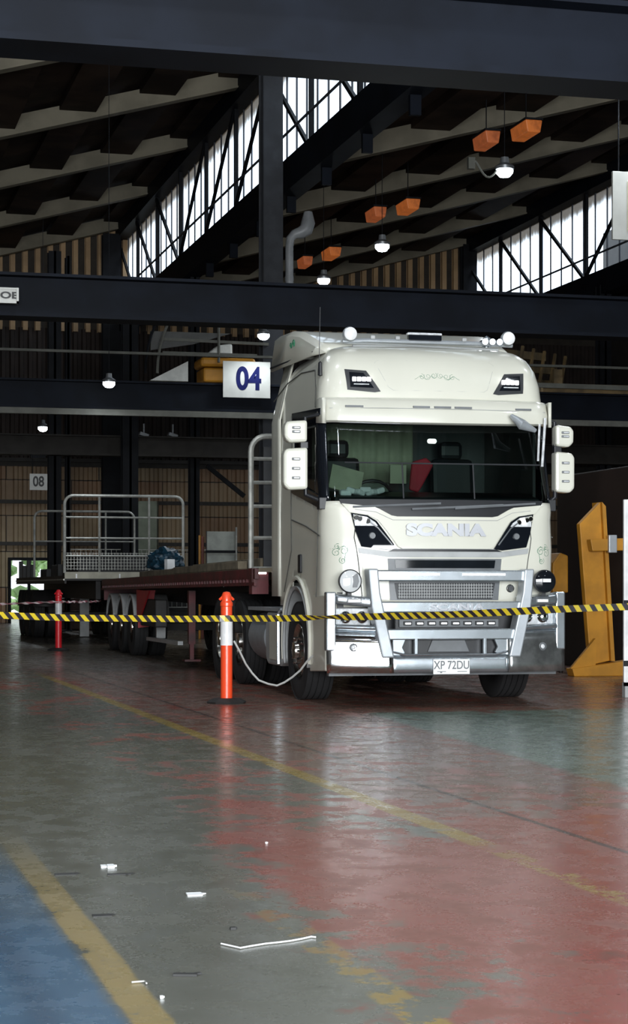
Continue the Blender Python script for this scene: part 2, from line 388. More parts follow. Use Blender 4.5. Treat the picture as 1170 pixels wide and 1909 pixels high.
m_glz = glz(); m_mull = M('dark_mullion', (0.05, 0.055, 0.07), .5)
PST = 26/7.0
for wi, X in enumerate((10.2, 22.5)):
    fr = MB().bb(X+.05, X+.07, 20, YB, 10.45, 12.95).build('window_%d' % (wi+1), m_glz); tag(fr, kind='structure')
    y = 20.3; mu = MB()
    while y < YB:
        mu.bb(X+.0, X+.04, y, y+.035, 10.45, 12.95); y += .9
    mu.build('glazing_bar', m_mull, fr)
    po = MB(); rods = MB()
    j = 0; Y = YB
    tri = []
    while Y > 20:
        po.bb(X-.22, X-.12, Y-.05, Y+.05, 10.0, 13.3); tri.append(Y); Y -= PST
    for i in range(len(tri)-1):
        far, near = tri[i], tri[i+1]; mid = near+PST/2
        flip = (i % 7) in (3, 4, 5)       # direction changes about the mid bay
        if flip: a, b = (X-.22, far, 10.4), (X-.22, near, 12.9)
        else: a, b = (X-.22, far, 12.9), (X-.22, near, 10.4)
        po.bar(a, b, .07, .10)
    po.build('truss_post', m_col, fr)
    rods.tube([(X-.4, 20, 10.93), (X-.4, YB, 10.93)], .03, 6); rods.build('service_pipe', m_mull, fr)
    b = MB(); b.bb(X-.35, X+.1, -9, YB, 9.75, 10.45).bb(X-.35, X+.1, -9, YB, 12.95, 13.9).bb(X-.1, X+.1, -9, 20, 10.4, 13)
    # gutter trusses under the valley
    Y = 2
    while Y < YB-2:
        b.bb(X-.2, X, Y, Y+.1, 9.4, 9.8); Y += 3
    tag(b.build('ridge_and_gutter_beam', m_navy), kind='structure')
# cross girders and columns
def girder(Y, mat, z0=4.80, z1=5.38, name='cross_girder'):
    g = MB(); g.bb(-14.8, 27.6, Y-.06, Y+.06, z0, z1).bb(-14.8, 27.6, Y-.24, Y+.24, z1-.04, z1).bb(-14.8, 27.6, Y-.24, Y+.24, z0, z0+.05)
    tag(g.build(name, mat), kind='structure')
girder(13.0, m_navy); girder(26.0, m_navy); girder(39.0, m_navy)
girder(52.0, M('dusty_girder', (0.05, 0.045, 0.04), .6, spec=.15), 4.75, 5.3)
tag(MB().bb(-14.8, 27.6, 38.6, 38.72, 4.66, 4.78).bb(-14.8, 27.6, 39.0, 39.1, 5.95, 6.0).build('crane_rail', m_pale), kind='structure')
def column(X, Y, z1, wdt=.36, dep=.36, mat=m_col):
    c = MB(); c.bb(X-wdt/2, X+wdt/2, Y-dep/2, Y-dep/2+.03, 0, z1).bb(X-wdt/2, X+wdt/2, Y+dep/2-.03, Y+dep/2, 0, z1).bb(X-.03, X+.03, Y-dep/2, Y+dep/2, 0, z1)
    c.bb(X-wdt*.8, X+wdt*.8, Y-dep*.8, Y+dep*.8, 0, .04)
    tag(c.build('steel_column', mat), kind='structure')
m_colg = M('grey_column_steel', (0.045, 0.048, 0.055), .6, spec=.2)
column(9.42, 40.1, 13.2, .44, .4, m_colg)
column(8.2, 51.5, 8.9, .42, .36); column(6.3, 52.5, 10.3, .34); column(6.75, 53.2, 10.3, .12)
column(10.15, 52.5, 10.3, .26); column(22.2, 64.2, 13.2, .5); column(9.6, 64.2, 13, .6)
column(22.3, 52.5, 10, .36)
# diagonal brace right of the far left column (x 390-450, y 870-920)
a, b = Wy(385, 868, 53), Wy(455, 925, 53)
tag(MB().bar(a, b, .1, .12).build('wall_brace', m_col), kind='structure')
# ================================================================ TRUCK
TA = math.radians(12.8)
RZ = TA-TH
def cam2w(Xc, D): v = cw(Xc, D, 0); return v
tp = cam2w(1.345, 19.5)
truck = thing('truck', 'cream white truck with aluminium bull bar and sun visor parked behind the barrier tape', 'truck', tp, RZ)
def lerp(a, b, t): return a+(b-a)*t
def tab(T, z):
    if z <= T[0][0]: return T[0][1]
    for (z0, a), (z1, b) in zip(T, T[1:]):
        if z <= z1:
            t = (z-z0)/(z1-z0); return a+(b-a)*t
    return T[-1][1]
W_ = [(.3, 1.22), (2.0, 1.23), (2.9, 1.215), (3.1, 1.20), (3.3, 1.18), (3.475, 1.14), (3.6, 1.08), (3.68, 1.0), (3.73, .90), (3.76, .74)]
YF = [(.3, .10), (1.2, .08), (1.6, .06), (2.0, .11), (2.1, .13), (2.9, .33), (3.1, .33), (3.3, .35), (3.45, .39), (3.6, .50), (3.68, .66), (3.73, .9), (3.76, 1.2)]
YR = 2.35
def ring(z, NS=46, NC=8, NF=30):
    w, yf = tab(W_, z), tab(YF, z); r = .26 if z < 2 else .22; b = .07
    ye = yf+b+r; P = []
    for i in range(NS): P.append((-w, lerp(YR, ye, i/NS)))
    for i in range(NC):
        t = math.pi/2*i/NC; P.append((-(w-r)-r*math.cos(t), ye-r*math.sin(t)))
    for i in range(NF+1):
        x = lerp(-(w-r), w-r, i/NF); P.append((x, yf+b*(abs(x)/(w-r))**2))
    P2 = [(-x, y) for x, y in P[:NS+NC]][::-1]
    return P+P2
R0 = ring(1.5); NP = len(R0); NS, NC, NF = 46, 8, 30
def arch(y):
    c, r = 1.47, .66
    if abs(y-c) < r: return max(.40, .62+math.sqrt(r*r-(y-c)**2)*1.0)
    return .36 if y < c else 1.08
def cls(i, z):
    "material class of the cell with ring index i at height z"
    j = min(i, NP-2-i)
    P = ring(z); y = (P[i][1]+P[i+1][1])/2; x = (P[i][0]+P[i+1][0])/2
    if j >= NS:            # corner or front
        if 2.07 < z < 2.90:
            return 'wind' if j >= NS+4 else 'pillar'
        if z >= 2.90 and z < 2.96: return 'pillar'
        return 'body'
    if y < 1.66:
        zb = 2.07+(.17*max(0, (y-.5))/1.16)
        zt = 3.0
        if zb < z < zt: return 'side' if (zb+.05 < z < zt-.04 and y < 1.62 and y > .62) else 'pillar'
    return 'body'
zl = [1.0, 1.1, 1.2, 1.3, 1.4, 1.5, 1.6, 1.7, 1.8, 1.9, 2.0, 2.07]+[2.07+.0595*k for k in range(1, 14)]+[2.9, 2.96, 3.0, 3.05, 3.11, 3.2, 3.3, 3.38, 3.45, 3.52, 3.58, 3.63, 3.67, 3.70, 3.73, 3.75, 3.76]
bm_ = {k: MB() for k in ('body', 'wind', 'pillar', 'side')}
rings = {z: [Vector((x, y, z)) for x, y in ring(z)] for z in zl}
for z0, z1 in zip(zl, zl[1:]):
    for i in range(NP-1):
        bm_[cls(i, (z0+z1)/2)].quad(rings[z0][i], rings[z0][i+1], rings[z1][i+1], rings[z1][i])
# below z 1.0: variable lower edge (wheel arch)
base = ring(1.0)
LV = 6
for i in range(NP-1):
    j = min(i, NP-2-i)
    if j >= NS+6: continue   # front face handled by grille parts
    def zb(p): return min(1.28, arch(p[1]))
    for k in range(LV):
        q = []
        for (p, kk) in ((base[i], k), (base[i+1], k), (base[i+1], k+1), (base[i], k+1)):
            lo = zb(p); zz = lerp(lo, 1.0, kk/LV) if lo < 1.0 else 1.0
            q.append(Vector((p[0], p[1], zz)))
        if (q[0]-q[3]).length > 1e-4 or (q[1]-q[2]).length > 1e-4:
            try: bm_['body'].quad(*q)
            except ValueError: pass
# roof cap, rear wall
top = rings[3.76]; f_ = [bm_['body'].bm.verts.new(p) for p in top]; bm_['body'].bm.faces.new(f_)
for z0, z1 in zip(zl, zl[1:]):
    bm_['body'].quad(rings[z0][0], rings[z1][0], rings[z1][-1], rings[z0][-1])
# remove the shell where the wheel arch rises above z = 1.0
bm = bm_['body'].bm
dl = [f for f in bm.faces if abs(f.calc_center_median().x) > 1.1 and ((f.calc_center_median().y-1.47)**2+(f.calc_center_median().z-.62)**2) < .66**2]
bmesh.ops.delete(bm, geom=dl, context='FACES')
cab = bm_['body'].build('cab_body', m_white, truck, smooth=True, solid=.012, sharp=.7)
bm_['wind'].build('windscreen', m_wind, truck, smooth=True)
sw_ = bm_['side'].bm
for sg in (-1, 1):
    q = MB()
    for f in sw_.faces:
        if f.calc_center_median().x*sg > 0: q.quad(*[v.co.copy() for v in f.verts])
    q.build('side_window', m_side, truck, smooth=True)
sw_.free()
bm_['pillar'].build('window_pillar', m_gloss, truck, smooth=True, solid=.014)
# front surface y at (x, z)
def fy(x, z):
    w, yf = tab(W_, z), tab(YF, z); r = .26 if z < 2 else .22; b = .07; ax = abs(x)
    if ax <= w-r: return yf+b*(ax/(w-r))**2
    k = min(1, (ax-(w-r))/r); return yf+b+r-r*math.sqrt(max(0, 1-k*k))
def plate(poly, off, th, name, mat, parent=truck, sub=.06, smooth=True, mirror=False, label=None, bevel=0):
    "a panel laid on the curved front face: poly in x,z; off = how far it stands proud"
    for sgn in ((1, -1) if mirror else (1,)):
        mb = MB(); b2 = mb.bm
        pl = [(p[0]*sgn, p[1]) for p in poly]
        vs = [b2.verts.new((p[0], 0, p[1])) for p in pl]; b2.faces.new(vs)
        xs = [p[0] for p in pl]; zs = [p[1] for p in pl]
        x = math.floor(min(xs)/sub)*sub
        while x < max(xs):
            bmesh.ops.bisect_plane(b2, geom=b2.verts[:]+b2.edges[:]+b2.faces[:], plane_co=(x, 0, 0), plane_no=(1, 0, 0)); x += sub
        z = math.floor(min(zs)/sub)*sub
        while z < max(zs):
            bmesh.ops.bisect_plane(b2, geom=b2.verts[:]+b2.edges[:]+b2.faces[:], plane_co=(0, 0, z), plane_no=(0, 0, 1)); z += sub
        r = bmesh.ops.extrude_face_region(b2, geom=b2.faces[:])
        back = [v for v in r['geom'] if isinstance(v, bmesh.types.BMVert)]; bs = set(back)
        for v in b2.verts:
            y = fy(v.co.x, v.co.z)-off
            v.co.y = y if v not in bs else y+th
        o = mb.build(name, mat, parent, smooth=smooth, bevel=bevel, sharp=.5)
        if label: o['label'] = label
    return o
def strip_on(pts, off, r, name, mat, parent=truck, mirror=False, n=5):
    for sgn in ((1, -1) if mirror else (1,)):
        q = []
        for (a, b) in zip(pts, pts[1:]):
            for k in range(4):
                t = k/4; x, z = lerp(a[0], b[0], t)*sgn, lerp(a[1], b[1], t); q.append((x, fy(x, z)-off, z))
        x, z = pts[-1][0]*sgn, pts[-1][1]; q.append((x, fy(x, z)-off, z))
        MB().tube(q, r, n).build(name, mat, parent, smooth=True)
# sun visor: thick curved band over the windscreen
v = MB(); rows = []
for (z, o) in ((2.885, .13), (2.90, .165), (2.98, .17), (3.09, .12), (3.12, .06), (3.13, .0)):
    row = []
    for i in range(61):
        x = lerp(-1.2, 1.2, i/60); row.append((x, fy(x*.985, 3.0)-o-.0+.02*abs(x), z-.02*(1-(x/1.2)**2)*(z < 2.93)))
    rows.append(row)
rows.append([(x, y+.16, 2.90) for x, y, z in rows[0]])
rows = [rows[-1]]+rows[:-1]
v.sheet(rows); v.build('sun_visor', m_white, truck, smooth=True, solid=.02, sharp=.8)
# side wrap of the visor
for sx in (-1, 1):
    MB().sheet([[(sx*(1.20+.03*math.sin(k/8*math.pi)), .30+.32*k/8, 2.86+.03*k/8) for k in range(9)], [(sx*(1.20+.02*math.sin(k/8*math.pi)), .30+.32*k/8, 3.12) for k in range(9)]]).build('visor_side', m_white, truck, smooth=True, solid=.03)
def vy(x): return fy(x*.985, 3.0)-.175
for (x0, x1) in ((-1.0, -.815), (-.308, -.135), (-.087, .087), (.13, .31), (.80, .97)):
    MB().bb(x0, x1, vy((x0+x1)/2)-.006+.02*abs(x0), vy((x0+x1)/2)+.03, 3.022, 3.042).build('marker_lamp', m_grey, truck)
strip_on([(-1.15, 3.015), (1.15, 3.015)], .175, .003, 'visor_seam', m_lgrey)
# roof front panel outline and its corner lamps
outl = [(-.64, 3.50), (-.60, 3.53), (.60, 3.53), (.635, 3.50), (.54, 3.24), (.50, 3.215), (-.47, 3.215), (-.52, 3.25), (-.64, 3.50)]
strip_on(outl, .002, .005, 'panel_seam', m_lgrey)
strip_on([(-1.12, 3.15), (1.12, 3.15)], .002, .003, 'panel_seam', m_lgrey)
for sg in (-1, 1):
    hp = [(sg*.96, 3.43), (sg*.74, 3.415), (sg*.60, 3.20), (sg*.66, 3.19), (sg*.94, 3.215)]
    frm = plate(hp, .012, .05, 'roof_lamp', m_mesh, sub=.08)
    ip = [(sg*.915, 3.40), (sg*.77, 3.39), (sg*.67, 3.235), (sg*.91, 3.245)]
    MBp = plate(ip, .018, .02, 'lamp_glass', m_gloss, frm, sub=.08)
    for k in range(4):
        x = sg*(.87-.05*k); MB().box((x, fy(x, 3.33)-.028, 3.325), (.042, .014, .045)).build('led', m_bulb, frm, bevel=.006)
    MB().box((sg*.80, fy(.80, 3.27)-.026, 3.272), (.16, .01, .010)).build('led_line', m_lens, frm)
# green scroll decoration
def spiral(cx_, cz, r, turns, a0, dr=1, n=26, sg=1):
    out = []
    for i in range(n):
        t = i/(n-1); a = a0+turns*2*math.pi*t*dr; q = r*(1-.82*t); out.append((cx_+sg*q*math.cos(a), cz+q*math.sin(a)))
    return out
sc = MB()
def addcurve(pts, off=.003, r=.004):
    sc.tube([(x, fy(x, z)-off, z) for x, z in pts], r, 5)
for sg in (-1, 1):
    addcurve(spiral(sg*.035, 3.375, .035, 1.4, 2.2, 1, sg=sg)); addcurve(spiral(sg*.10, 3.365, .04, 1.3, .5, -1, sg=sg))
    addcurve(spiral(sg*.165, 3.36, .032, 1.2, 1.5, 1, sg=sg)); addcurve([(sg*(.03+.03*k), 3.352+.02*math.sin(k*1.6)) for k in range(8)])
    addcurve([(sg*(.20+.012*k), 3.35+.035*math.sin(k*.9)/(1+.3*k)) for k in range(8)], r=.003)
    addcurve([(sg*.24, 3.368), (sg*.36, 3.37)], r=.0018)
sc.build('scroll_motif', m_green, truck)
for sg in (-1, 1):
    sc = MB(); c = sg*1.10
    def fyc(x, z): return fy(x, z)
    addcurve(spiral(sg*1.04, 1.57, .05, 1.6, 0, 1, sg=sg)); addcurve(spiral(sg*1.11, 1.55, .042, 1.4, 2, -1, sg=sg)); addcurve(spiral(sg*1.05, 1.47, .036, 1.4, 1, -1, sg=sg)); addcurve(spiral(sg*1.10, 1.61, .03, 1.2, 2, -1, sg=sg))
    addcurve([(sg*(1.02+.02*k), 1.60+.02*math.sin(k*1.7)) for k in range(9)]); addcurve([(sg*(1.01+.004*k), 1.60-.02*k) for k in range(8)])
    sc.build('scroll_motif', m_green, truck)
# cowl, wipers
plate([(-1.08, 2.09), (1.08, 2.09), (1.06, 2.04), (.74, 2.00), (.54, 1.90), (-.54, 1.90), (-.74, 2.00), (-1.06, 2.04)], .022, .03, 'windscreen_cowl', m_black)
for x0, x1, z0, z1 in ((-.95, -.05, 2.01, 2.05), (-.35, .62, 1.99, 2.04), (.1, .98, 2.0, 2.06)):
    MB().tube([(x0, fy(x0, z0)-.05, z0), (x1, fy(x1, z1)-.06, z1)], .012, 6).build('wiper', m_grey, truck)
# nose panel
nose = [(-1.06, 2.045), (-.74, 2.015), (-.68, 1.99), (-.56, 1.925), (-.5, 1.915), (.5, 1.915), (.56, 1.925), (.68, 1.99), (.74, 2.015), (1.06, 2.045),
        (.98, 1.955), (.80, 1.93), (.70, 1.88), (.62, 1.78), (.50, 1.61), (.46, 1.59), (-.46, 1.59), (-.50, 1.61), (-.62, 1.78), (-.70, 1.88), (-.80, 1.93), (-.98, 1.955)]
plate(nose, .045, .06, 'nose_panel', m_white, bevel=.008)
strip_on([(-.93, 1.985), (-.72, 1.96), (-.55, 1.88), (.55, 1.88), (.72, 1.96), (.93, 1.985)], .046, .003, 'panel_seam', m_lgrey)
t_ = text_obj('maker_lettering', 'SCANIA', .158, m_badge, truck, (-.01, fy(0, 1.78)-.055, 1.775), (math.pi/2, 0, 0), 1.42, .012, .010, 1.04)
# headlamps: black glossy housing with clear upper signature
for sg in (-1, 1):
    hp = [(sg*.965, 1.95), (sg*.80, 1.925), (sg*.71, 1.87), (sg*.63, 1.76), (sg*.51, 1.59), (sg*.60, 1.575), (sg*.87, 1.61), (sg*.92, 1.75)]
    h = plate(hp, .03, .06, 'headlamp', m_gloss, sub=.05)
    plate([(sg*.945, 1.935), (sg*.81, 1.91), (sg*.725, 1.855), (sg*.70, 1.82), (sg*.93, 1.82)], .036, .01, 'headlamp_lens', m_lens, h)
    for k in range(4):
        MB().lathe([(-.012, 0), (-.012, .022), (0, .03), (.01, .032)], 'Y', (sg*(.80+.04*k), fy(.8, 1.86)-.04, 1.865+.012*k), 12).build('headlamp_reflector', m_bulb if k == 1 else m_chrome, h, smooth=True)
    strip_on([(sg*.56, 1.63), (sg*.70, 1.80), (sg*.80, 1.87)], .036, .008, 'headlamp_trim', m_grey, parent=h)
    MB().lathe([(-.02, 0), (-.02, .03), (0, .035)], 'Y', (sg*.76, fy(.76, 1.7)-.03, 1.72), 14).build('headlamp_reflector', m_grey, h, smooth=True)
# strips, slots, grille
plate([(-.52, 1.59), (.52, 1.59), (.58, 1.56), (.90, 1.60), (.89, 1.545), (.58, 1.505), (-.58, 1.505), (-.89, 1.545), (-.90, 1.60), (-.58, 1.56)], .02, .05, 'grille_trim', m_lgrey)
plate([(-.54, 1.585), (.54, 1.585), (.60, 1.562), (-.60, 1.562)], .03, .05, 'grille_gap', m_black)
plate([(-.60, 1.49), (.60, 1.49), (.57, 1.07), (-.57, 1.07)], .014, .04, 'grille_surround', m_grey)
g1 = plate([(-.53, 1.475), (.53, 1.475), (.52, 1.395), (-.52, 1.395)], .022, .03, 'upper_grille_slot', m_gloss)
g2 = plate([(-.53, 1.245), (.53, 1.245), (.50, 1.08), (-.50, 1.08)], .022, .03, 'lower_grille_slot', m_mesh)
gm = MB()
for k in range(5): gm.bb(-.5, .5, fy(0, 1.1)-.035, fy(0, 1.1)-.005, 1.10+.03*k, 1.106+.03*k)
for k in range(38): gm.bb(-.49+.0262*k, -.484+.0262*k, fy(0, 1.1)-.03, fy(0, 1.1), 1.09, 1.24)
gm.build('grille_mesh', m_lgrey, truck)
# the cheeks next to the grille and their round badge
for sg in (-1, 1):
    plate([(sg*.62, 1.485), (sg*.86, 1.53), (sg*.83, 1.10), (sg*.58, 1.07)], .012, .03, 'cheek_panel', m_white, bevel=.004)
    strip_on([(sg*.90, 1.98), (sg*.935, 1.7), (sg*.90, 1.5), (sg*.845, 1.05)], .004, .006, 'panel_seam', m_seam)
MB().lathe([(-.02, 0), (-.02, .028), (-.01, .04), (0, .042)], 'Y', (.70, fy(.7, 1.2)-.014, 1.19), 20).build('round_badge', m_mesh, truck, smooth=True)
MB().tube([(.70+.033*math.cos(t*.4), fy(.7, 1.2)-.035, 1.19+.033*math.sin(t*.4)) for t in range(16)], .005, 6, True).build('badge_ring', m_chrome, truck)
# dark space behind bumper
MB().bb(-1.1, 1.1, .16, .22, .45, 1.15).build('bumper_backing', m_black, truck)
MB().bb(-.95, .95, .3, 2.3, .50, .75).bb(-.5, .5, .2, 5, .75, 1.0).build('under_cab_chassis', m_chas, truck)
# ---------------- bull bar
BY = -.13
def bbar(z0, z1, xw, name='bull_bar_rail', y=BY, dep=.09, mat=m_alu):
    return MB().bb(-xw, xw, y, y+dep, z0, z1).build(name, mat, truck, bevel=.012)
b1 = bbar(1.262, 1.372, .79); b2_ = bbar(.948, 1.058, .74); b3 = bbar(.675, .785, .70)
for sg in (-1, 1):
    MB().bb(sg*.12, sg*.57, BY-.012, BY+.01, 1.318, 1.342).build('led_light_strip', m_led, b1)
text_obj('rail_lettering', 'SCANIA', .09, m_badge, b2_, (.06, BY-.01, 1.0), (math.pi/2, 0, 0), 1.7, .006, .003, 1.05)
for sg in (-1, 1):
    up = MB()
    P_ = [(.86, 1.385), (.755, 1.385), (.735, 1.15), (.63, .66), (.555, .50), (.66, .50), (.70, .50), (.735, .62), (.80, .95)]
    P_ = [(.865, 1.385), (.765, 1.385), (.745, 1.15), (.60, .50), (.72, .50), (.83, 1.0)]
    up.prism([(sg*x, z) for x, z in P_], BY-.05, BY+.14).build('bull_bar_upright', m_alu2, truck, bevel=.014)
# light row between rails
lr = MB().bb(-.52, .52, BY+.06, BY+.12, .80, .88).build('lamp_row_housing', m_grey, truck, bevel=.005)
for k in range(8):
    MB().box((-.437+.125*k, BY+.05, .84), (.085, .03, .04)).build('row_lamp', m_black, lr, bevel=.004)
    MB().box((-.437+.125*k, BY+.032, .838), (.055, .01, .014)).build('row_led', m_bulb, lr)
MB().bb(-.55, .55, BY+.1, BY+.16, .78, .95).build('lamp_row_backing', m_black, truck)
# bumper: swept wings and dropped centre with a wide slot
def by(x):
    ax = abs(x); return BY+.03 if ax < .66 else BY+.03+.16*((ax-.66)/.6)**1.3
def bump_sheet(xa, xb, z0, z1, name, mat=m_alu, off=0, n=14, th=.03, bev=.006, tilt=0, bulge=.012):
    mb = MB(); f0 = z0 if callable(z0) else (lambda x: z0); f1 = z1 if callable(z1) else (lambda x: z1)
    rows = [[(x, by(x)-off-tilt*(1-r/4)-bulge*math.sin(r/4*math.pi), lerp(f0(x), f1(x), r/4)) for x in [lerp(xa, xb, i/n) for i in range(n+1)]] for r in range(5)]
    return mb.sheet(rows).build(name, mat, truck, smooth=True, solid=th, sharp=.4)
bump_sheet(-.66, .66, .345, .52, 'bumper_centre')
for sg in (-1, 1):
    bump_sheet(sg*.60, sg*1.245, .345, lambda x: .735+.03*(abs(x)-.6), 'bumper_wing', mat=m_wing if sg < 0 else m_winr, off=.004, tilt=.040, bulge=.003)
    # wing top rail with marker, side post, ledges
    z_ = lambda x: 1.02+.10*(abs(x)-.75)
    wr = bump_sheet(sg*.76, sg*1.16, lambda x: 1.0+.10*(abs(x)-.75), lambda x: 1.085+.10*(abs(x)-.75), 'bumper_top_rail', off=.02)
    MB().sheet([[(sg*x, by(x)-.02, 1.085+.1*(x-.75)) for x in (.76, .9, 1.05, 1.22)], [(sg*x, .13, 1.10+.1*(x-.75)) for x in (.76, .9, 1.05, 1.22)]]).build('bumper_step', m_alu, truck, solid=.01)
    xm = sg*.985; MB().box((xm, by(xm)-.045, 1.065), (.15, .02, .045), rz=sg*.2).build('wing_marker', m_grey, truck, bevel=.006)
    MB().box((xm, by(xm)-.057, 1.065), (.12, .012, .026), rz=sg*.2).build('wing_marker_lens', m_led, truck)
    MB().bb(sg*1.155, sg*1.255, by(1.2)-.05, by(1.2)+.06, .565, 1.155).build('bumper_side_post', m_alu, truck, bevel=.014)
    bump_sheet(sg*.74, sg*1.16, lambda x: .775+.03*(abs(x)-.75), lambda x: .81+.03*(abs(x)-.75), 'headlight_lower_rail', off=.02, th=.03)
    MB().sheet([[(sg*x, by(x)+.02, .80) for x in (.72, .9, 1.05, 1.2)], [(sg*x, by(x)-.02, .735) for x in (.72, .9, 1.05, 1.2)]]).build('bumper_ledge', m_alu, truck, solid=.01)
    # main lower lamps
    hl = MB().bb(sg*.78, sg*1.155, .07, .15, .81, .99).build('lower_headlamp', m_lens, truck, bevel=.01)
    for k in (0, 1):
        MB().lathe([(-.05, .0), (-.045, .03), (-.03, .055), (0, .07), (.02, .074)], 'Y', (sg*(.87+.17*k), .08, .90), 18).build('lower_headlamp_bowl', m_chrome, hl, smooth=True)
    for k in range(5): MB().bb(sg*(1.08+.014*k), sg*(1.084+.014*k), .055, .09, .82, .98).build('lens_flute', m_alu2, hl)
    c = (sg*.99, by(.99)-.03, .60)
    fg = MB().lathe([(-.012, .025), (-.02, .03), (-.015, .042), (.02, .044)], 'Y', c, 20).build('fog_lamp', m_grey, truck, smooth=True)
    MB().lathe([(-.018, 0), (-.014, .018), (-.006, .026)], 'Y', c, 16).build('fog_lens', m_lens, fg, smooth=True)
# slot frame
for sg in (-1, 1):
    MB().prism([(sg*.68, .69), (sg*.46, .69), (sg*.50, .60), (sg*.47, .545), (sg*.56, .50), (sg*.68, .55)], BY+.02, BY+.06).build('slot_corner', m_alu, truck, bevel=.005)
    MB().bb(sg*.345, sg*.375, BY+.0, BY+.05, .51, .69).build('slot_post', m_alu, truck, bevel=.004)
MB().bb(-.62, .62, BY+.11, BY+.16, .5, .7).build('slot_backing', m_black, truck)
MB().prism([(-.17, .67), (.17, .67), (.22, .55), (-.22, .55)], BY+.08, BY+.11).build('tow_cover', m_grey, truck, bevel=.005)
MB().tube([(-.62, BY+.02, .56), (-.47, BY, .525), (.47, BY, .525), (.62, BY+.02, .56)], .012, 6).build('slot_lip', m_alu, truck, smooth=True)
pl = MB().bb(-.19, .19, BY-.022, BY-.008, .33, .48).build('licence_plate', M('plate_white', (.85, .86, .84), .4, 0, .02), truck, bevel=.004)
text_obj('plate_lettering', 'XP 72DU', .118, m_grey, pl, (0, BY-.025, .418), (math.pi/2, 0, 0), .80, .002, .001)
MB().bb(-.15, -.06, BY-.024, BY-.02, .353, .36).bb(.06, .16, BY-.024, BY-.02, .353, .36).bb(-.12, -.10, BY-.024, BY-.02, .342, .355).build('plate_small_print', m_grey, pl)
MB().bb(-1.2, 1.2, .12, .2, .31, .36).build('bumper_underside', m_grey, truck)
# spotlights on the bumper step
for sg in (-1, 1):
    c = (sg*1.02, -.02, 1.262)
    sp_ = MB().lathe([(.12, 0), (.11, .06), (.06, .105), (0, .118), (-.03, .118), (-.035, .108)], 'Y', c, 32).build('spot_lamp', m_black, truck, smooth=True)
    ln = MB().lathe([(-.055, 0), (-.052, .04), (-.045, .075), (-.03, .108)], 'Y', c, 32).build('spot_lens', M('white_glare_lens', (.93, .95, .96), .06, .35, .02) if sg < 0 else m_gloss, sp_, smooth=True)  # left lens coloured white for the doorway glare it mirrors, right lens dark
    if sg < 0: MB().prism([(-1.0, 1.31), (-.955, 1.34), (-.94, 1.26), (-.96, 1.2), (-1.0, 1.2)], -.09, -.07).build('spot_lens_insert', m_grey, sp_)
    else: MB().box((1.03, -.082, 1.27), (.085, .01, .035)).build('painted_spot_highlight', m_refl, sp_)  # white box painted in as the highlight on the dark lens
    MB().bb(sg*1.0, sg*1.04, -.02, .06, 1.10, 1.16).build('spot_bracket', m_black, truck)
# ---------------- mirrors
for sg in (-1, 1):
    for (z0, z1, xo, xi, ns) in ((2.655, 2.885, 1.625, 1.39, 2), (2.18, 2.61, 1.635, 1.385, 3)):
        if sg > 0: xo -= .18; xi -= .14
        mb = MB(); mb.prism([(sg*xi, z0+.01), (sg*xi, z1), (sg*(xo-.03), z1-.015), (sg*xo, z1-.06), (sg*xo, z0+.05), (sg*(xo-.05), z0)], .24, .40)
        mc = mb.build('mirror', m_white, truck, bevel=.03)
        MB().bb(sg*(xi+.01), sg*(xo-.02), .40, .405, z0+.03, z1-.03).build('mirror_glass', m_chrome, mc)
        for k in range(ns):
            zc = lerp(z1-.06, z0+.09, (k+.5)/ns) if ns == 2 else lerp(z1-.12, z0+.12, k/(ns-1)) 
            xm = sg*((xi+xo)/2)
            MB().box((xm, .236, zc), (.085, .014, .026)).build('mirror_marker', m_grey, mc, bevel=.006)
            MB().box((xm+.006, .229, zc), (.055, .008, .012)).build('marker_lens', m_lens, mc)
    xa = 1.39 if sg < 0 else 1.27
    ar = MB(); ar.bb(sg*(xa-.02), sg*(xa+.06), .30, .37, 2.60, 2.67)
    ar.tube([(sg*1.18, .42, 2.97), (sg*(xa), .36, 2.92), (sg*(xa), .34, 2.5)], .022, 8)
    ar.tube([(sg*1.18, .36, 2.06), (sg*(xa), .34, 2.14), (sg*(xa), .34, 2.3)], .026, 8)
    ar.box((sg*1.2, .34, 2.05), (.12, .12, .12)); ar.build('mirror_arm', m_black, truck, bevel=.008)
# curb mirror under the visor at the right
k_ = MB().tube([(.72, .12, 2.96), (.80, .02, 2.86), (.95, .03, 2.80)], [.02, .055, .02], 10).build('kerb_mirror', m_alu2, truck, smooth=True)
# exterior grab stays on the right pillar
MB().tube([(1.03, .14, 2.88), (1.02, .16, 2.50)], .012, 6).tube([(1.12, .22, 2.95), (1.10, .26, 2.45)], .014, 6).build('pillar_wind_deflector', m_lens, truck)
for sg in (-1, 1):
    MB().prism([(.30, 1.99), (1.70, 2.22), (1.74, 2.36), (1.66, 2.36), (.4, 2.14)], sg*1.222, sg*1.246, 'YZ').build('window_sill_trim', m_gloss, truck, bevel=.004)
    MB().prism([(.36, 2.95), (1.74, 2.97), (1.70, 3.08), (.36, 3.02)], sg*1.21, sg*1.24, 'YZ').build('window_top_trim', m_gloss, truck, bevel=.004)
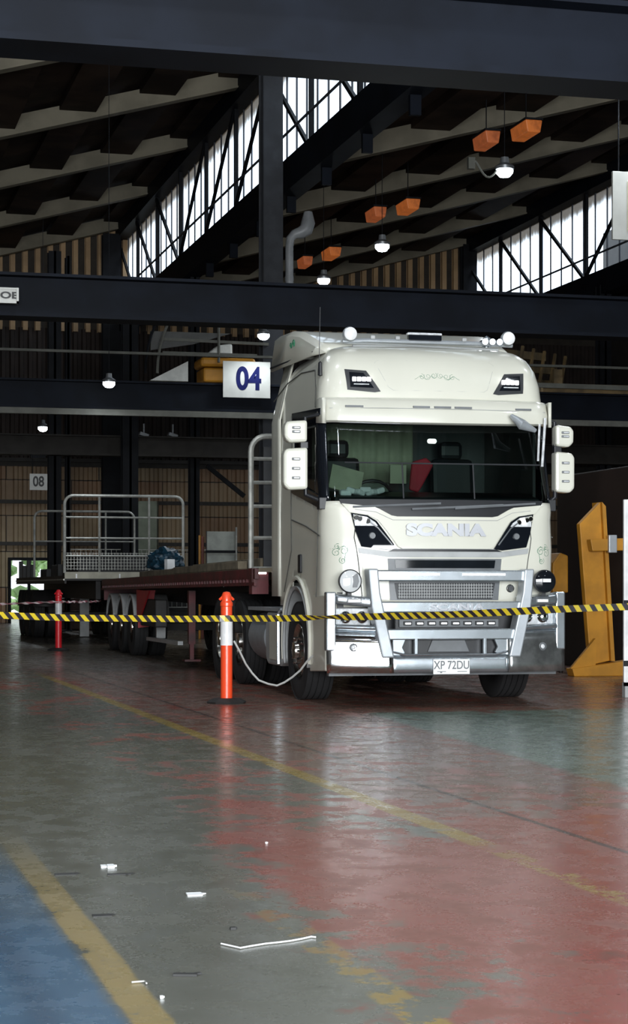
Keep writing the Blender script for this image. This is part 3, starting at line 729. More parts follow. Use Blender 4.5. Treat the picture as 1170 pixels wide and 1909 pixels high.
# side details, right hand side visible at picture left
for sg in (-1, 1):
    X = sg*1.24
    sd = MB(); 
    sd.tube([(X, 1.70, 3.05), (X, 1.74, 2.3), (X, 1.72, 1.6), (X, 2.1, 1.15)], .006, 5).tube([(X, .42, 2.02), (X, .46, 1.6), (X, .52, 1.1)], .006, 5)
    sd.tube([(X, .34, 1.72), (X, 1.0, 1.84), (X, 1.7, 1.93)], .007, 5).build('door_seam', m_seam, truck)
    MB().box((X, 1.28, 1.45), (.03, .13, .20)).build('door_handle', m_black, truck, bevel=.015)
    # wheel-arch lip and mudguard
    an = [math.radians(a) for a in range(-18, 199, 8)]
    MB().tube([(X, 1.47+.685*math.cos(t), .62+.685*math.sin(t)) for t in an], .025, 6).build('arch_lip', m_white, truck, smooth=True)
    mg = MB().lathe([(sg*1.24, .60), (sg*1.25, .63), (sg*.85, .63)], 'X', (0, 1.47, .58), 30, math.radians(-20), math.radians(200)).build('mudguard', m_lgrey, truck, smooth=True, solid=.02)
    # lower front corner panel behind bumper and sill
    MB().prism([(.13, .36), (.13, 1.12), (.70, 1.12), (.80, .80), (.83, .33)], sg*1.20, sg*1.235, 'YZ').build('corner_panel', m_white, truck, bevel=.01)
    # sleeper side extender
    rows = []
    for k in range(9):
        z = 1.10+(3.72-1.10)*k/8; inn = 0 if z < 3.1 else (z-3.1)*.25
        rows.append([(sg*(1.235-inn-.0*j), 2.33+.62*j/6, z) if j < 5 else (sg*(1.235-inn-.02*(j-4)), 2.33+.62*j/6, z) for j in range(7)])
    MB().sheet(rows).build('cab_side_extender', m_white, truck, smooth=True, solid=.02)
    MB().tube([(X, 2.34, 1.1), (X, 2.34, 3.1), (sg*1.10, 2.34, 3.7)], .006, 5).build('extender_seam', m_seam, truck)
    # upper seam arc
    MB().tube([(sg*(1.19), 2.9, 3.32), (sg*1.165, 2.3, 3.46), (sg*1.13, 1.7, 3.52), (sg*1.15, .95, 3.47), (sg*1.20, .70, 3.25), (sg*1.225, .62, 3.05)], .007, 5).build('roof_seam', m_seam, truck)
    # white step box and tank
    bx = MB(); bx.prism([(2.32, .36), (2.32, .88), (2.42, .92), (3.1, .92), (3.18, .86), (3.18, .40), (3.08, .32), (2.42, .32)], sg*.85, sg*1.23, 'YZ')
    b_ = bx.build('battery_box', m_lgrey, truck, bevel=.03)
    MB().bb(sg*1.225, sg*1.245, 2.45, 2.9, .38, .86).build('box_cover', m_white, b_, bevel=.01)
    MB().tube([(sg*1.24, 2.3, .95), (sg*1.26, 2.32, .9), (sg*1.26, 2.30, .35)], .02, 6).build('box_rail', m_alu, b_)
    MB().bb(sg*.8, sg*1.24, 2.3, 4.2, .93, .97).build('catwalk_plate', m_alu2, truck)
    # fuel tank
    MB().lathe([(3.25, 0), (3.25, .27), (3.28, .30), (4.25, .30), (4.28, .27), (4.28, 0)], 'Y', (sg*.93, 0, .62), 28).build('fuel_tank', m_alu2, truck, smooth=True)
# sleeper rear / roof spoiler
sp = MB()
for sg in (-1, 1):
    pass
prof = [(.95, 3.70), (1.3, 3.80), (1.9, 3.98), (2.35, 4.05), (2.9, 4.06)]
rows = []
for (y, z) in prof:
    w = 1.0 if y < 1 else lerp(1.04, 1.17, (y-1)/1.9)
    rows.append([(-w-.05, y, 3.66)]+[(-w, y, z-.05), (-w+.06, y, z)]+[(lerp(-w+.1, w-.1, k/8), y, z) for k in range(9)]+[(w-.06, y, z), (w, y, z-.05), (w+.05, y, 3.66)])
sp.sheet(rows).build('roof_spoiler', m_white, truck, smooth=True, solid=.02, sharp=.5)
for sg in (-1, 1):
    MB().tube([(sg*1.09, 1.3, 3.70), (sg*1.225, 2.9, 3.70)], .014, 5).build('spoiler_seam', m_black, truck)
    sc = MB()
    for c_, r_ in (((1.9, 3.86), .05), ((2.02, 3.85), .04)):
        pts = spiral(c_[0], c_[1], r_, 1.4, 0); sc.tube([(sg*(1.175+.03*(y-1.9)), y, z) for y, z in pts], .006, 4)
    sc.build('scroll_motif', m_green, truck)
# roof light bar
rb = MB().tube([(-.86, .93, 3.78), (-.6, .90, 3.79), (.6, .90, 3.79), (1.0, .93, 3.78)], .022, 8).build('roof_bar', m_alu2, truck, smooth=True)
MB().tube([(-.75, .95, 3.73), (.85, .95, 3.73)], .02, 8).build('roof_bar_lower', m_lgrey, truck, smooth=True)
MB().bb(-.16, .20, .86, .94, 3.80, 3.86).build('work_light', m_gloss, rb, bevel=.01)
MB().bb(-.17, .21, .88, .95, 3.86, 3.885).build('work_light_top', m_lens, rb, bevel=.01)
for x in (-.55, -.28, .45): MB().box((x, .88, 3.82), (.05, .05, .04)).build('bar_clamp', m_lgrey, rb, bevel=.01)
for x in (-.80, .93):
    s1 = MB().lathe([(-.05, 0), (-.045, .04), (-.03, .065), (0, .078), (.05, .07), (.09, .04), (.10, 0)], 'Y', (x, .86, 3.845), 24).build('roof_spot', m_alu2, truck, smooth=True)
    MB().lathe([(-.056, 0), (-.05, .045), (-.035, .068)], 'Y', (x, .86, 3.845), 24).build('roof_spot_cover', m_refl, s1, smooth=True)
hn = MB()
for x in (.66, .74, .82): hn.tube([(x, .8, 3.80), (x+.02, 1.1, 3.82)], [.035, .012], 10)
hn.lathe([(3.77, .05), (3.86, .045), (3.89, .0)], 'Z', (.74, 1.0, 0), 16)
hn.build('air_horn', m_alu, truck, smooth=True)
MB().tube([(-1.2, .55, 3.52), (-1.19, .55, 4.07)], .004, 5).lathe([(3.36, 0), (3.37, .025), (3.5, .02), (3.52, 0)], 'Z', (-1.19, .55, 0), 10).build('aerial', m_black, truck)
# ---------------- cab interior
MB().bb(-1.13, -1.10, 1.6, 2.2, 1.9, 3.1).build('cab_dark_liner', m_black, truck)  # black side liners added to keep the cab interior dark
MB().bb(1.10, 1.13, .55, 2.2, 1.9, 3.1).build('cab_dark_liner', m_black, truck)
MB().bb(-1.1, 1.1, .5, 2.2, 3.02, 3.05).build('cab_head_lining', m_black, truck)
m_cabin = M('grey_green_lining', (0.20, 0.23, 0.19), .8)
MB().bb(-1.15, 1.15, 2.2, 2.25, 1.3, 3.3).build('cab_rear_lining', m_black, truck)
MB().sheet([[(-.95+.03*k, 1.98+.02*math.sin(k*1.3), zz) for k in range(39)] for zz in (2.36, 3.0)]).build('curtain', m_cream, truck, smooth=True, solid=.01)
MB().sheet([[(-.75+.03*k, 2.05, zz) for k in range(24)] for zz in (2.0, 2.37)]).build('bunk_lining', m_cabin, truck, solid=.01)
MB().bb(-1.15, 1.15, .3, 2.2, 1.25, 1.3).build('cab_floor', m_black, truck)
MB().prism([(.28, 1.9), (.30, 2.12), (.75, 2.20), (.95, 2.05), (.95, 1.7)], -1.1, 1.1, 'YZ').build('dashboard', m_black, truck, bevel=.03)
sw = MB().tube([(-.55+.24*math.cos(t*.3142), 1.0-.12*math.sin(t*.3142), 2.12+.2*math.sin(t*.3142)) for t in range(20)], .018, 8, True)
sw.tube([(-.55, 1.0, 2.1), (-.55, .8, 1.9)], .03, 8).build('steering_wheel', m_black, truck, smooth=True)
def seat(x):
    mb = MB(); mb.box((x, 1.6, 1.85), (.5, .5, .16)).box((x, 1.88, 2.25), (.48, .14, .75), rx=-.1).box((x, 1.93, 2.72), (.26, .1, .2)); mb.build('cab_seat', m_black, truck, bevel=.05)
seat(-.68); seat(.62)
MB().prism([(.0, 2.55), (.16, 2.60), (.24, 2.52), (.12, 2.30), (.07, 2.22), (-.03, 2.25)], 1.3, 1.36).build('hanging_red_vest', m_redv, truck, bevel=.02)
MB().bb(-.22, -.04, 1.4, 1.42, 2.32, 2.52).build('sun_paper', m_cream, truck)
MB().box((-.93, .5, 2.30), (.34, .02, .26), ry=.25, rx=-.3).build('dash_papers', m_cream, truck)
nb = MB()
for k in range(6): nb.box((-.95+.07*k, .45, 2.17+.02*(k % 2)), (.12, .1, .06), rz=k, rx=.3)
nb.build('dash_cloth', m_paper, truck, bevel=.02)
st = MB().tube([(-1.02, .19, 2.46), (1.05, .19, 2.46)], .008, 6)
for x in (-.42, .33): st.tube([(x, .19, 2.46), (x, .13, 2.10)], .008, 6)
st.build('screen_bar', m_mesh, truck)  # thin dark bars across the windscreen
MB().box((.16, 1.1, 2.76), (.1, .05, .05)).build('windscreen_reflection_glow', m_bulb, truck, bevel=.02)  # added glowing box standing in for a lamp reflected in the windscreen
# ---------------- wheels
def wheel_parts(root, x, y, sg, dual=False, r=.525, w=.32, rimmat=m_rim):
    h = w/2; s = sg
    prof = [(-h*.8*s, .29), (-h*s, .36), (-h*s, .46), (-h*.88*s, r-.01)]
    for k in range(5):
        a = -h*.80+k*h*.4; prof += [(s*(a-h*.16 if k else a-h*.04), r), (s*(a+h*.14), r), (s*(a+h*.15), r-.016), (s*(a+h*.23), r-.016)]
    prof = prof[:-2]+[(h*.88*s, r-.01), (h*s, .46), (h*s, .36), (h*.8*s, .29)]
    t = MB().lathe(prof, 'X', (x, y, r), 40).build('tyre', m_tyre, root, smooth=True, sharp=.5)
    d = .10 if not dual else -.04
    rp = [(h*.8*s, .292), (h*.92*s, .285), (h*.8*s, .262), ((h-.12)*s if dual else (h-.05)*s, .25), ((h-.13)*s if dual else (h-.02)*s, .17), ((h-.10)*s if dual else h*s, .10), ((h+.0)*s if dual else (h+.04)*s, .09), ((h+.01)*s if dual else (h+.05)*s, 0)]
    rm = MB().lathe(rp, 'X', (x, y, r), 32)
    rm.build('rim', rimmat, t, smooth=True, sharp=.5)
    for k in range(10):
        nt = MB(); a = k*math.pi/5; nt.lathe([((h-.13)*s if dual else (h-.02)*s, .015), ((h-.07)*s if dual else (h+.03)*s, .012), ((h-.065)*s if dual else (h+.035)*s, 0)], 'X', (x, y+.14*math.cos(a), r+.14*math.sin(a)), 6)
        nt.build('wheel_nut', m_chrome, t)
    for k in range(10):
        hl = MB(); a = (k+.5)*math.pi/5; hl.lathe([((h-.05)*s if not dual else (h-.115)*s, .0), ((h-.045)*s if not dual else (h-.11)*s, .022)], 'X', (x, y+.212*math.cos(a), r+.212*math.sin(a)), 8)
        hl.build('rim_hole', m_black, t)
    return t
for sg in (-1, 1):
    wheel_parts(truck, sg*1.07, 1.47, sg)
    for y in (4.95, 6.35):
        wheel_parts(truck, sg*1.08, y, sg, True, w=.29); wheel_parts(truck, sg*.74, y, sg, True, w=.29, rimmat=m_chas)
    MB().lathe([(sg*.6, .58), (sg*1.24, .58)], 'X', (0, 5.65, .55), 30, math.radians(8), math.radians(172)).build('drive_mudguard', m_chas, truck, smooth=True, solid=.02)
MB().bb(-.45, -.33, .3, 7.0, .75, 1.0).bb(.33, .45, .3, 7.0, .75, 1.0).bb(-.5, .5, 4.9, 5.0, .5, .75).bb(-.5, .5, 6.3, 6.4, .5, .75).build('chassis_rail', m_chas, truck)
MB().bb(-.6, .6, 5.2, 6.1, 1.0, 1.12).build('fifth_wheel', m_chas, truck)
MB().bb(-.95, .95, 1.42, 1.52, .45, .6).build('front_axle', m_chas, truck)
# ================================================================ FLATBED TRAILERS
def plain_tyre(root, x, y, sg, r=.50, w=.27, rim=m_rim):
    h = w/2
    t = MB().lathe([(-h*.8*sg, .28), (-h*sg, .34), (-h*sg, .44), (-h*.85*sg, r), (-h*.3*sg, r), (-h*.28*sg, r-.014), (-h*.2*sg, r-.014), (-h*.18*sg, r), (h*.18*sg, r), (h*.2*sg, r-.014), (h*.28*sg, r-.014), (h*.3*sg, r), (h*.85*sg, r), (h*sg, .44), (h*sg, .34), (h*.8*sg, .28)], 'X', (x, y, r), 36).build('tyre', m_tyre, root, smooth=True, sharp=.5)
    MB().lathe([(h*.8*sg, .285), (h*.5*sg, .25), ((h-.13)*sg, .23), ((h-.13)*sg, .12), (h*.9*sg, .10), (h*1.0*sg, .0)], 'X', (x, y, r), 28).build('rim', rim, t, smooth=True, sharp=.5)
def frame_gate(root, y, w, z0, z1, name='headboard', rungs=(.25, .5, .75), posts=(-.33, .33), mesh_h=0, r=.028, mat=m_galv, plate=None):
    R = .18
    def arc(cx, a0): return [(cx+R*math.cos(math.radians(a)), y, z1-R+R*math.sin(math.radians(a))) for a in range(a0, a0+91, 15)]
    g = MB(); pts = [(-w, y, z0)]+arc(-w+R, 90)[::-1]+arc(w-R, 0)[::-1]+[(w, y, z0)]
    pts = [(-w, y, z0)]+[(-w+R-R*math.cos(math.radians(a)), y, z1-R+R*math.sin(math.radians(a))) for a in range(0, 91, 15)]+[(w-R+R*math.sin(math.radians(a)), y, z1-R+R*math.cos(math.radians(a))) for a in range(0, 91, 15)]+[(w, y, z0)]
    g.tube(pts, r, 8)
    for t in rungs: g.tube([(-w, y, lerp(z0, z1, t)), (w, y, lerp(z0, z1, t))], r*.7, 6)
    for t in posts: g.tube([(w*t*1.0, y, z0), (w*t, y, z1)], r*.8, 6)
    h = g.build(name, mat, root, smooth=True)
    if mesh_h:
        m = MB(); k = -w
        while k < w: m.bb(k, k+.008, y+.01, y+.018, z0+.06, z0+mesh_h); k += .065
        zz = z0+.08
        while zz < z0+mesh_h: m.bb(-w, w, y+.01, y+.018, zz, zz+.006); zz += .065
        tag(m.build('wire_mesh', mat, h), kind='stuff')
    if plate: MB().bb(-w, w, y-.02, y+.02, z0-plate, z0+.02).build('headboard_base', M('beige_plate', (.40, .38, .30), .6), h)
    return h
# red semi trailer coupled to the truck
rt = thing('flatbed_trailer', 'long dark red flatbed trailer loaded with timbers, coupled behind the white truck', 'trailer', tp, RZ)
L0, L1 = 3.75, 19.6
def dz(y): return 1.43-.0045*(y-4)            # deck drops a little towards the rear
dk = MB(); dk.prism([(L0, dz(L0)), (L1, dz(L1)), (L1, dz(L1)-.05), (L0, dz(L0)-.05)], -1.2, 1.2, 'YZ').build('deck', m_wood, rt)
for sg in (-1, 1):
    tk = MB().prism([(L0, dz(L0)-.01), (L1, dz(L1)-.01), (L1, dz(L1)-.13), (L0, dz(L0)-.13)], sg*1.2, sg*1.245, 'YZ')
    tk.prism([(L0, dz(L0)-.17), (L1, dz(L1)-.17), (L1, dz(L1)-.21), (L0, dz(L0)-.21)], sg*1.23, sg*1.255, 'YZ')
    k = L0+.1
    while k < L1: tk.bb(sg*1.2, sg*1.245, k, k+.05, dz(k)-.2, dz(k)-.1); k += .22
    tk.build('side_rail', m_redp, rt)
    k = L0+.3; tk = MB()
    MB().prism([(4.0, 1.22), (L1-.1, 1.18), (L1-.1, .98), (8.6, .90), (7.6, 1.12), (4.0, 1.15)], sg*.45, sg*.52, 'YZ').build('chassis_beam', m_chas, rt)
    for y in (15.25, 16.75, 18.25):
        plain_tyre(rt, sg*1.10, y, sg); plain_tyre(rt, sg*.78, y, sg, rim=m_chas)
        MB().lathe([(sg*.62, .56), (sg*1.24, .56), (sg*1.245, .53)], 'X', (0, y, .52), 24, math.radians(15), math.radians(165)).build('mudguard', m_lgrey if sg < 0 else m_chas, rt, smooth=True, solid=.02)
        MB().bb(-.7, .7, y-.06, y+.06, .44, .56).build('axle', m_chas, rt) if sg > 0 else None
    lg = MB().bb(sg*.95, sg*1.05, 9.9, 10.03, .35, 1.15).bb(sg*.97, sg*1.03, 9.92, 10.01, .12, .4).bb(sg*.88, sg*1.12, 9.84, 10.1, .09, .12); lg.build('landing_leg', m_redp, rt)
    MB().bb(sg*1.0, sg*1.2, 12.4, 14.2, .55, 1.0).build('side_locker', m_chas, rt, bevel=.02)
# red panel ahead of the first trailer wheel
MB().prism([(14.45, .62), (14.50, 1.16), (12.9, 1.14), (14.2, .62)], -1.21, -1.23, 'YZ').build('red_side_panel', m_redb, rt)
MB().prism([(-1.2, .50), (-1.0, .52), (-.9, 1.15), (-1.2, 1.15)], 14.5, 14.55).build('red_front_guard', m_redb, rt)
MB().bb(-1.05, -.9, 13.3, 13.4, .35, .95).build('support_strut', m_lgrey, rt)
MB().bar((-1.1, 10.4, .35), (-1.1, 13.9, .33), .08, .06).build('under_run_bar', m_lgrey, rt)
MB().bb(-1.25, -1.05, 3.9, 4.1, 1.12, 1.43).build('front_corner_casting', m_redp, rt)
MB().bb(-1.18, -1.08, 3.88, 3.9, 1.36, 1.40).build('marker_light', m_bulb, rt)
h1 = frame_gate(rt, 4.12, 1.22, 1.43, 3.02, rungs=(.0, .23, .47, .65, .83), posts=(-.5, .0, .5), r=.035)
MB().bb(-1.05, 1.05, 4.2, 4.24, 1.45, 2.9).build('headboard_panel', m_mesh, h1)
MB().bb(-1.2, 1.2, L1-.02, L1+.04, .95, 1.36).build('rear_bar', m_redp, rt)
def rtw(x, y, z): v = Vector((x, y, 0)); v.rotate(Matrix.Rotation(RZ, 3, 'Z')); return v+tp+Vector((0, 0, z))
# timbers on the red trailer
tim = [(-1.12, 5.2, 10.6, .10), (-.95, 4.6, 9.8, .13), (-.72, 6.0, 11.4, .09), (-1.05, 10.9, 15.0, .09), (-.5, 5.0, 12.0, .14), (-.80, 11.8, 16.2, .12), (.0, 5.0, 11.0, .12), (.45, 6.0, 12.0, .12), (.9, 5.0, 12.5, .10)]
nm = ['nearest the left deck edge at the front', 'just behind the left deck edge', 'third from the left deck edge', 'along the deck edge in front of the blue bundle', 'near the middle of the front deck', 'beside the blue bundle', 'down the deck centre', 'right of the deck centre', 'along the far right deck edge']
for (x, a, b, h), s_ in zip(tim, nm):
    o = thing('timber_beam', 'grey timber beam on the red trailer, '+s_, 'timber', rtw(x, a, dz((a+b)/2)+.006), RZ, 'timber beams lying on the red trailer')
    bpy.data.objects.remove(o, do_unlink=True)
    o = MB().bb(-.06, .06, 0, b-a, 0, h).build('timber_beam', m_wood, bevel=.008); o.location = rtw(x, a, dz(a)+.004); o.rotation_euler = (-.0045, 0, RZ)
    tag(o, 'grey timber beam on the red trailer, '+s_, 'timber', 'timber beams lying on the red trailer')
# blue tarpaulin bundle
bm = MB(); bmesh.ops.create_icosphere(bm.bm, subdivisions=4, radius=1)
for v in bm.bm.verts:
    n_ = noise.noise(v.co*2.3)*.30+abs(noise.noise(v.co*5))*.28; c_ = v.co.copy(); v.co = c_*(1+n_)
    v.co.x *= .27; v.co.y *= .35; v.co.z = max(-.13, v.co.z*.22)
c0 = Wd(309, 1060, 32.6)
o = bm.build('tarpaulin_bundle', m_blue, smooth=True, sharp=.5); o.location = (c0.x, c0.y, dz(12.5)+.13+.105); tag(o, 'crumpled dark blue tarpaulin bundle lying on the red trailer deck', 'tarpaulin')
o = MB().box((0, 0, 0), (.14, .1, .22), rz=.3).build('paper_tag', m_paper); o.location = Wd(316, 1055, 31.9); tag(o, 'small white packet leaning on the blue tarpaulin bundle', 'packet')
# second trailer further left with pale tube headboard
c2 = cw(-3.95, 40.2, 0)
RZ2 = math.radians(-.3)
t2 = thing('flatbed_trailer', 'dark flatbed trailer with pale tube headboards, left of the red trailer', 'trailer', c2, RZ2)
MB().bb(-1.2, 1.2, 0, 10.4, 1.34, 1.42).build('deck', m_chas, t2)
for sg in (-1, 1):
    MB().bb(sg*1.2, sg*1.24, 0, 10.4, 1.28, 1.44).build('side_rail', m_chas, t2)
    MB().tube([(sg*1.25, 0, 1.36), (sg*1.25, 10.3, 1.36)], .018, 6).build('rope_rail', m_galv, t2)
    MB().bb(sg*.45, sg*.55, .3, 10.2, .95, 1.34).build('chassis_beam', m_chas, t2)
    for y in (6.7, 8.1, 9.5):
        plain_tyre(t2, sg*1.08, y, sg, r=.53, rim=m_chas); plain_tyre(t2, sg*.76, y, sg, r=.53, rim=m_chas)
        MB().lathe([(sg*.6, .60), (sg*1.23, .60)], 'X', (0, y, .53), 20, math.radians(20), math.radians(160)).build('mudguard', m_chas, t2, smooth=True, solid=.02)
MB().bb(-.9, .9, 6.6, 9.6, .45, .6).build('axle_group', m_chas, t2)
MB().bb(-.10, .12, 6.4, 6.55, .02, 1.34).build('support_leg', m_lgrey, t2)
g2_ = frame_gate(t2, -.02, 1.24, 1.50, 3.10, rungs=(.22, .45, .72), posts=(-.42, .42), mesh_h=.42, r=.032, plate=.12)
for x in (-1.0, -.1, .75): MB().bb(x-.015, x+.015, -.06, -.045, 1.39, 1.48).build('headboard_marker', m_refl, g2_)
frame_gate(t2, 6.3, 1.2, 1.42, 3.02, rungs=(.55,), posts=(-.42, .42), r=.028)
for k, (y, h, w) in enumerate(((1.2, .46, .9), (3.0, .38, .85), (4.8, .30, .9), (7.6, .22, .85))):
    o = MB()
    for j in range(5): o.bb(-w, w, y-.7+.28*j, y-.7+.28*j+.22, 1.42, 1.42+h-.02*(j % 2))
    o = o.build('strapped_bundle', m_dark, bevel=.01); o.location = c2+Vector((0, 0, .004)); o.rotation_euler.z = RZ2
    tag(o, 'dark slatted bundle on the dark trailer, ' + ['directly behind its front headboard', 'second back from the front headboard', 'just ahead of the rear headboard', 'behind the rear headboard'][k], 'bundle', 'dark bundles on the left trailer')
for k, y in enumerate((7.0, 8.0, 9.0, 10.0)):
    MB().bb(-1.2, -1.1, y, y+.12, 1.42, 1.75+.12*(k % 2)).build('deck_stake', m_chas, t2)
# ================================================================ BOLLARDS, TAPES, ROPE
def bollard(p, pm, label, h=1.16):
    t = thing('traffic_bollard', label, 'bollard', p, 0, 'warning bollards holding the tapes')
    MB().lathe([(0, 0), (0, .20), (.02, .21), (.05, .15), (.055, .1), (.055, 0)], 'Z', (0, 0, 0), 8).build('rubber_base', m_rub, t)
    po = MB().lathe([(.04, .062), (.06, .062), (h-.16, .060), (h-.15, .066), (h-.12, .066), (h-.10, .052), (h-.04, .050), (h-.01, .035), (h, 0)], 'Z', (0, 0, 0), 24).build('post', pm, t, smooth=True, sharp=.5)
    MB().tube([(-.075+.15*k/8, 0, h-.09+.05*math.sin(math.pi*k/8)) for k in range(9)], .014, 6).build('carry_loop', pm, po, smooth=True)
    MB().lathe([(.60, .0615), (.60, .0645), (.90, .0640), (.90, .0605)], 'Z', (0, 0, 0), 24).build('reflective_sleeve', m_refl, t, smooth=True)
    return t
pA = Wg(422, 1311); pB = Wg(109, 1213)
bollard(pA, m_orange, 'large orange bollard with white sleeve standing beside the truck front wheel')
bollard(pB, m_redpl, 'smaller red bollard with white sleeve farther back at left')
def tape_mat(name, c1, c2, per, slant=.5):
    n = N(name); u = n.new('ShaderNodeUVMap'); sp = n.new('ShaderNodeSeparateXYZ'); n.lk(u.outputs[0], sp.inputs[0])
    a = n.ma('ADD', n.ma('DIVIDE', sp.outputs[0], per), n.ma('MULTIPLY', sp.outputs[1], slant))
    f = n.ma('FRACT', a); k = n.ramp(n.ma('ABSOLUTE', n.ma('SUBTRACT', f, .5)), .235, .265)
    n.lk(n.mix(k, c1, c2), n.b.inputs['Base Color']); n.b.inputs['Roughness'].default_value = .35
    return n.m
def tape(name, pts, wd, mat, twists, thick=.0025, samp=160):
    # ribbon hanging on edge along pts, twisted along its length
    P = [Vector(p) for p in pts]; L = [0]
    for a, b in zip(P, P[1:]): L.append(L[-1]+(b-a).length)
    mb = MB(); uvl = mb.bm.loops.layers.uv.new('UVMap'); prev = None
    for i in range(samp+1):
        s_ = L[-1]*i/samp; k = max(j for j in range(len(L)) if L[j] <= s_+1e-9); k = min(k, len(P)-2)
        t = (s_-L[k])/(L[k+1]-L[k]); c = P[k].lerp(P[k+1], t); d = (P[k+1]-P[k]).normalized()
        sd = d.cross(Vector((0, 0, 1))).normalized(); a = twists(s_/L[-1]); up = Vector((0, 0, 1))*math.cos(a)+sd*math.sin(a)
        r = [mb.bm.verts.new(c-up*wd/2), mb.bm.verts.new(c+up*wd/2)]
        if prev:
            f = mb.bm.faces.new((prev[0][0], r[0], r[1], prev[0][1]))
            for lp, uv in zip(f.loops, ((prev[1], 0), (s_, 0), (s_, 1), (prev[1], 1))): lp[uvl].uv = uv
        prev = (r, s_)
    me = bpy.data.meshes.new(name); mb.bm.to_mesh(me); mb.bm.free(); me.materials.append(mat)
    o = bpy.data.objects.new(name, me); C.objects.link(o)
    m = o.modifiers.new('thickness', 'SOLIDIFY'); m.thickness = thick; m.offset = 0
    return o
def dfor(px, D0, p0, D1, p1):  # depth along a straight line in space seen at px
    x0, x1 = (p0-CX)/F*D0, (p1-CX)/F*D1; u = (px-CX)/F
    t = (x0-u*D0)/(u*(D1-D0)-(x1-x0)); return D0+(D1-D0)*t
t_pts = []
for px, py in ((-160, 1140), (0, 1147), (130, 1152), (260, 1153), (340, 1154), (412, 1153)):
    t_pts.append(Wd(px, py, dfor(px, 17.6, -160, 19.93, 412)))
t_pts.append(Wd(422, 1153, 19.92)); t_pts.append(Wd(432, 1153, 19.95))
for px, py in ((520, 1153), (600, 1151), (660, 1150), (720, 1149), (800, 1147), (880, 1144), (960, 1140), (1060, 1135), (1170, 1131), (1300, 1122)):
    t_pts.append(Wd(px, py, dfor(px, 19.95, 432, 15.8, 1300)))
m_tape = tape_mat('yellow_black_tape', (0.66, 0.50, 0.03), (0.025, 0.02, 0.03), .115, .55)
o = tape('barrier_tape', t_pts, .064, m_tape, lambda t: 1.15*math.exp(-((t-.535)/.03)**2)+.5*(t > .6)*math.sin((t-.6)*16)*.9)
tag(o, 'yellow and black striped barrier tape stretched past the bollard across the truck', 'barrier tape')
t2p = [Wd(px, py, D) for px, py, D in ((-20, 1127, 36.4), (60, 1124, 36.45), (103, 1122, 36.5), (115, 1122, 36.5), (150, 1122, 37.2), (186, 1121, 38))]
m_tp2 = tape_mat('pink_white_tape', (0.62, 0.50, 0.50), (0.35, 0.12, 0.14), .2, .4)
o = tape('barrier_tape', t2p, .05, m_tp2, lambda t: 1.2*math.sin(t*40), samp=120)
tag(o, 'faded red and white barrier tape tied to the far bollard', 'barrier tape')
rp = []
for px, py, D in ((436, 1195, 20.02), (446, 1213, 20.0), (458, 1238, 19.95), (470, 1255, 19.9), (482, 1268, 19.9), (500, 1275, 19.9), (516, 1278, 19.9), (530, 1272, 19.9), (545, 1262, 19.85), (560, 1249, 19.8), (572, 1233, 19.75), (583, 1222, 19.72)): rp.append(Wd(px, py, D))
o = MB().tube(rp, .011, 6).build('rope', m_rope, smooth=True); tag(o, 'thin grey rope sagging from the near bollard to the truck corner', 'rope')
# ================================================================ SIGNS
def sign(name, a, b, Y, txt, tsize, mat_t, label, pw=.03, sx=1.0, tx=0, back=m_signw, bold=.02, hang=None, tz=0):
    p0, p1 = Wy(a[0], a[1], Y), Wy(b[0], b[1], Y); c = (p0+p1)/2; w, h = abs(p1.x-p0.x), abs(p0.z-p1.z)
    s = thing(name, label, 'sign', (c.x, Y, c.z), 0)
    MB().bb(-w/2, w/2, -pw, 0, -h/2, h/2).build('board', back, s, bevel=.004)
    if txt: text_obj('lettering', txt, tsize*h, mat_t, s, (tx*w, -pw-.004, tz*h), (math.pi/2, 0, 0), sx, .003, bold*h)
    return s, w, h
s, w, h = sign('bay_sign', (415, 673), (503, 743), 38.66, '04', .86, m_signb, 'white bay sign reading 04 in dark blue, hung on the middle girder', tx=.04, sx=.82, bold=.028)
s, w, h = sign('bay_sign', (55, 883), (88, 914), 51.6, '08', .86, m_signk, 'small white bay sign reading 08 in black at far left', tx=.0, sx=.8, bold=.02)
MB().tube([(-.15, .02, h/2-.02), (-.15, .02, h/2+.5)], .012, 5).bb(-.2, .2, .02, .2, h/2+.42, h/2+.5).build('hanger', m_col, s)
s, w, h = sign('edge_sign', (-70, 534), (34, 567), 25.70, '', .5, m_signk, 'white framed sign ending in E on the near girder at left', pw=.04)
text_obj('lettering', 'OE', .58*h, m_signk, s, (w*.33, -.045, .0), (math.pi/2, 0, 0), 1.5, .004, .02*h)
MB().bb(-w/2, w/2, -.07, -.03, -h/2, -h/2+.03).bb(w/2-.03, w/2, -.07, -.03, -h/2, h/2).bb(-w/2, w/2, -.06, -.03, h/2-.02, h/2).build('frame', m_signw, s)
s, w, h = sign('hanging_sign', (1139, 320), (1240, 452), 25.70, '', .5, m_signk, 'pale hanging board cut off by the right edge above the girder', pw=.05)
MB().bb(-w/2+.22, w/2-.05, -.056, -.05, -h/2+.12, h/2-.14).build('inner_panel', M('pale_yellow_panel', (.55, .52, .36), .5, 0, .05), s)
MB().tube([(-w/2+.1, -.02, h/2), (-w/2+.1, -.02, h/2+2.4)], .01, 6).build('hanger', m_col, s)
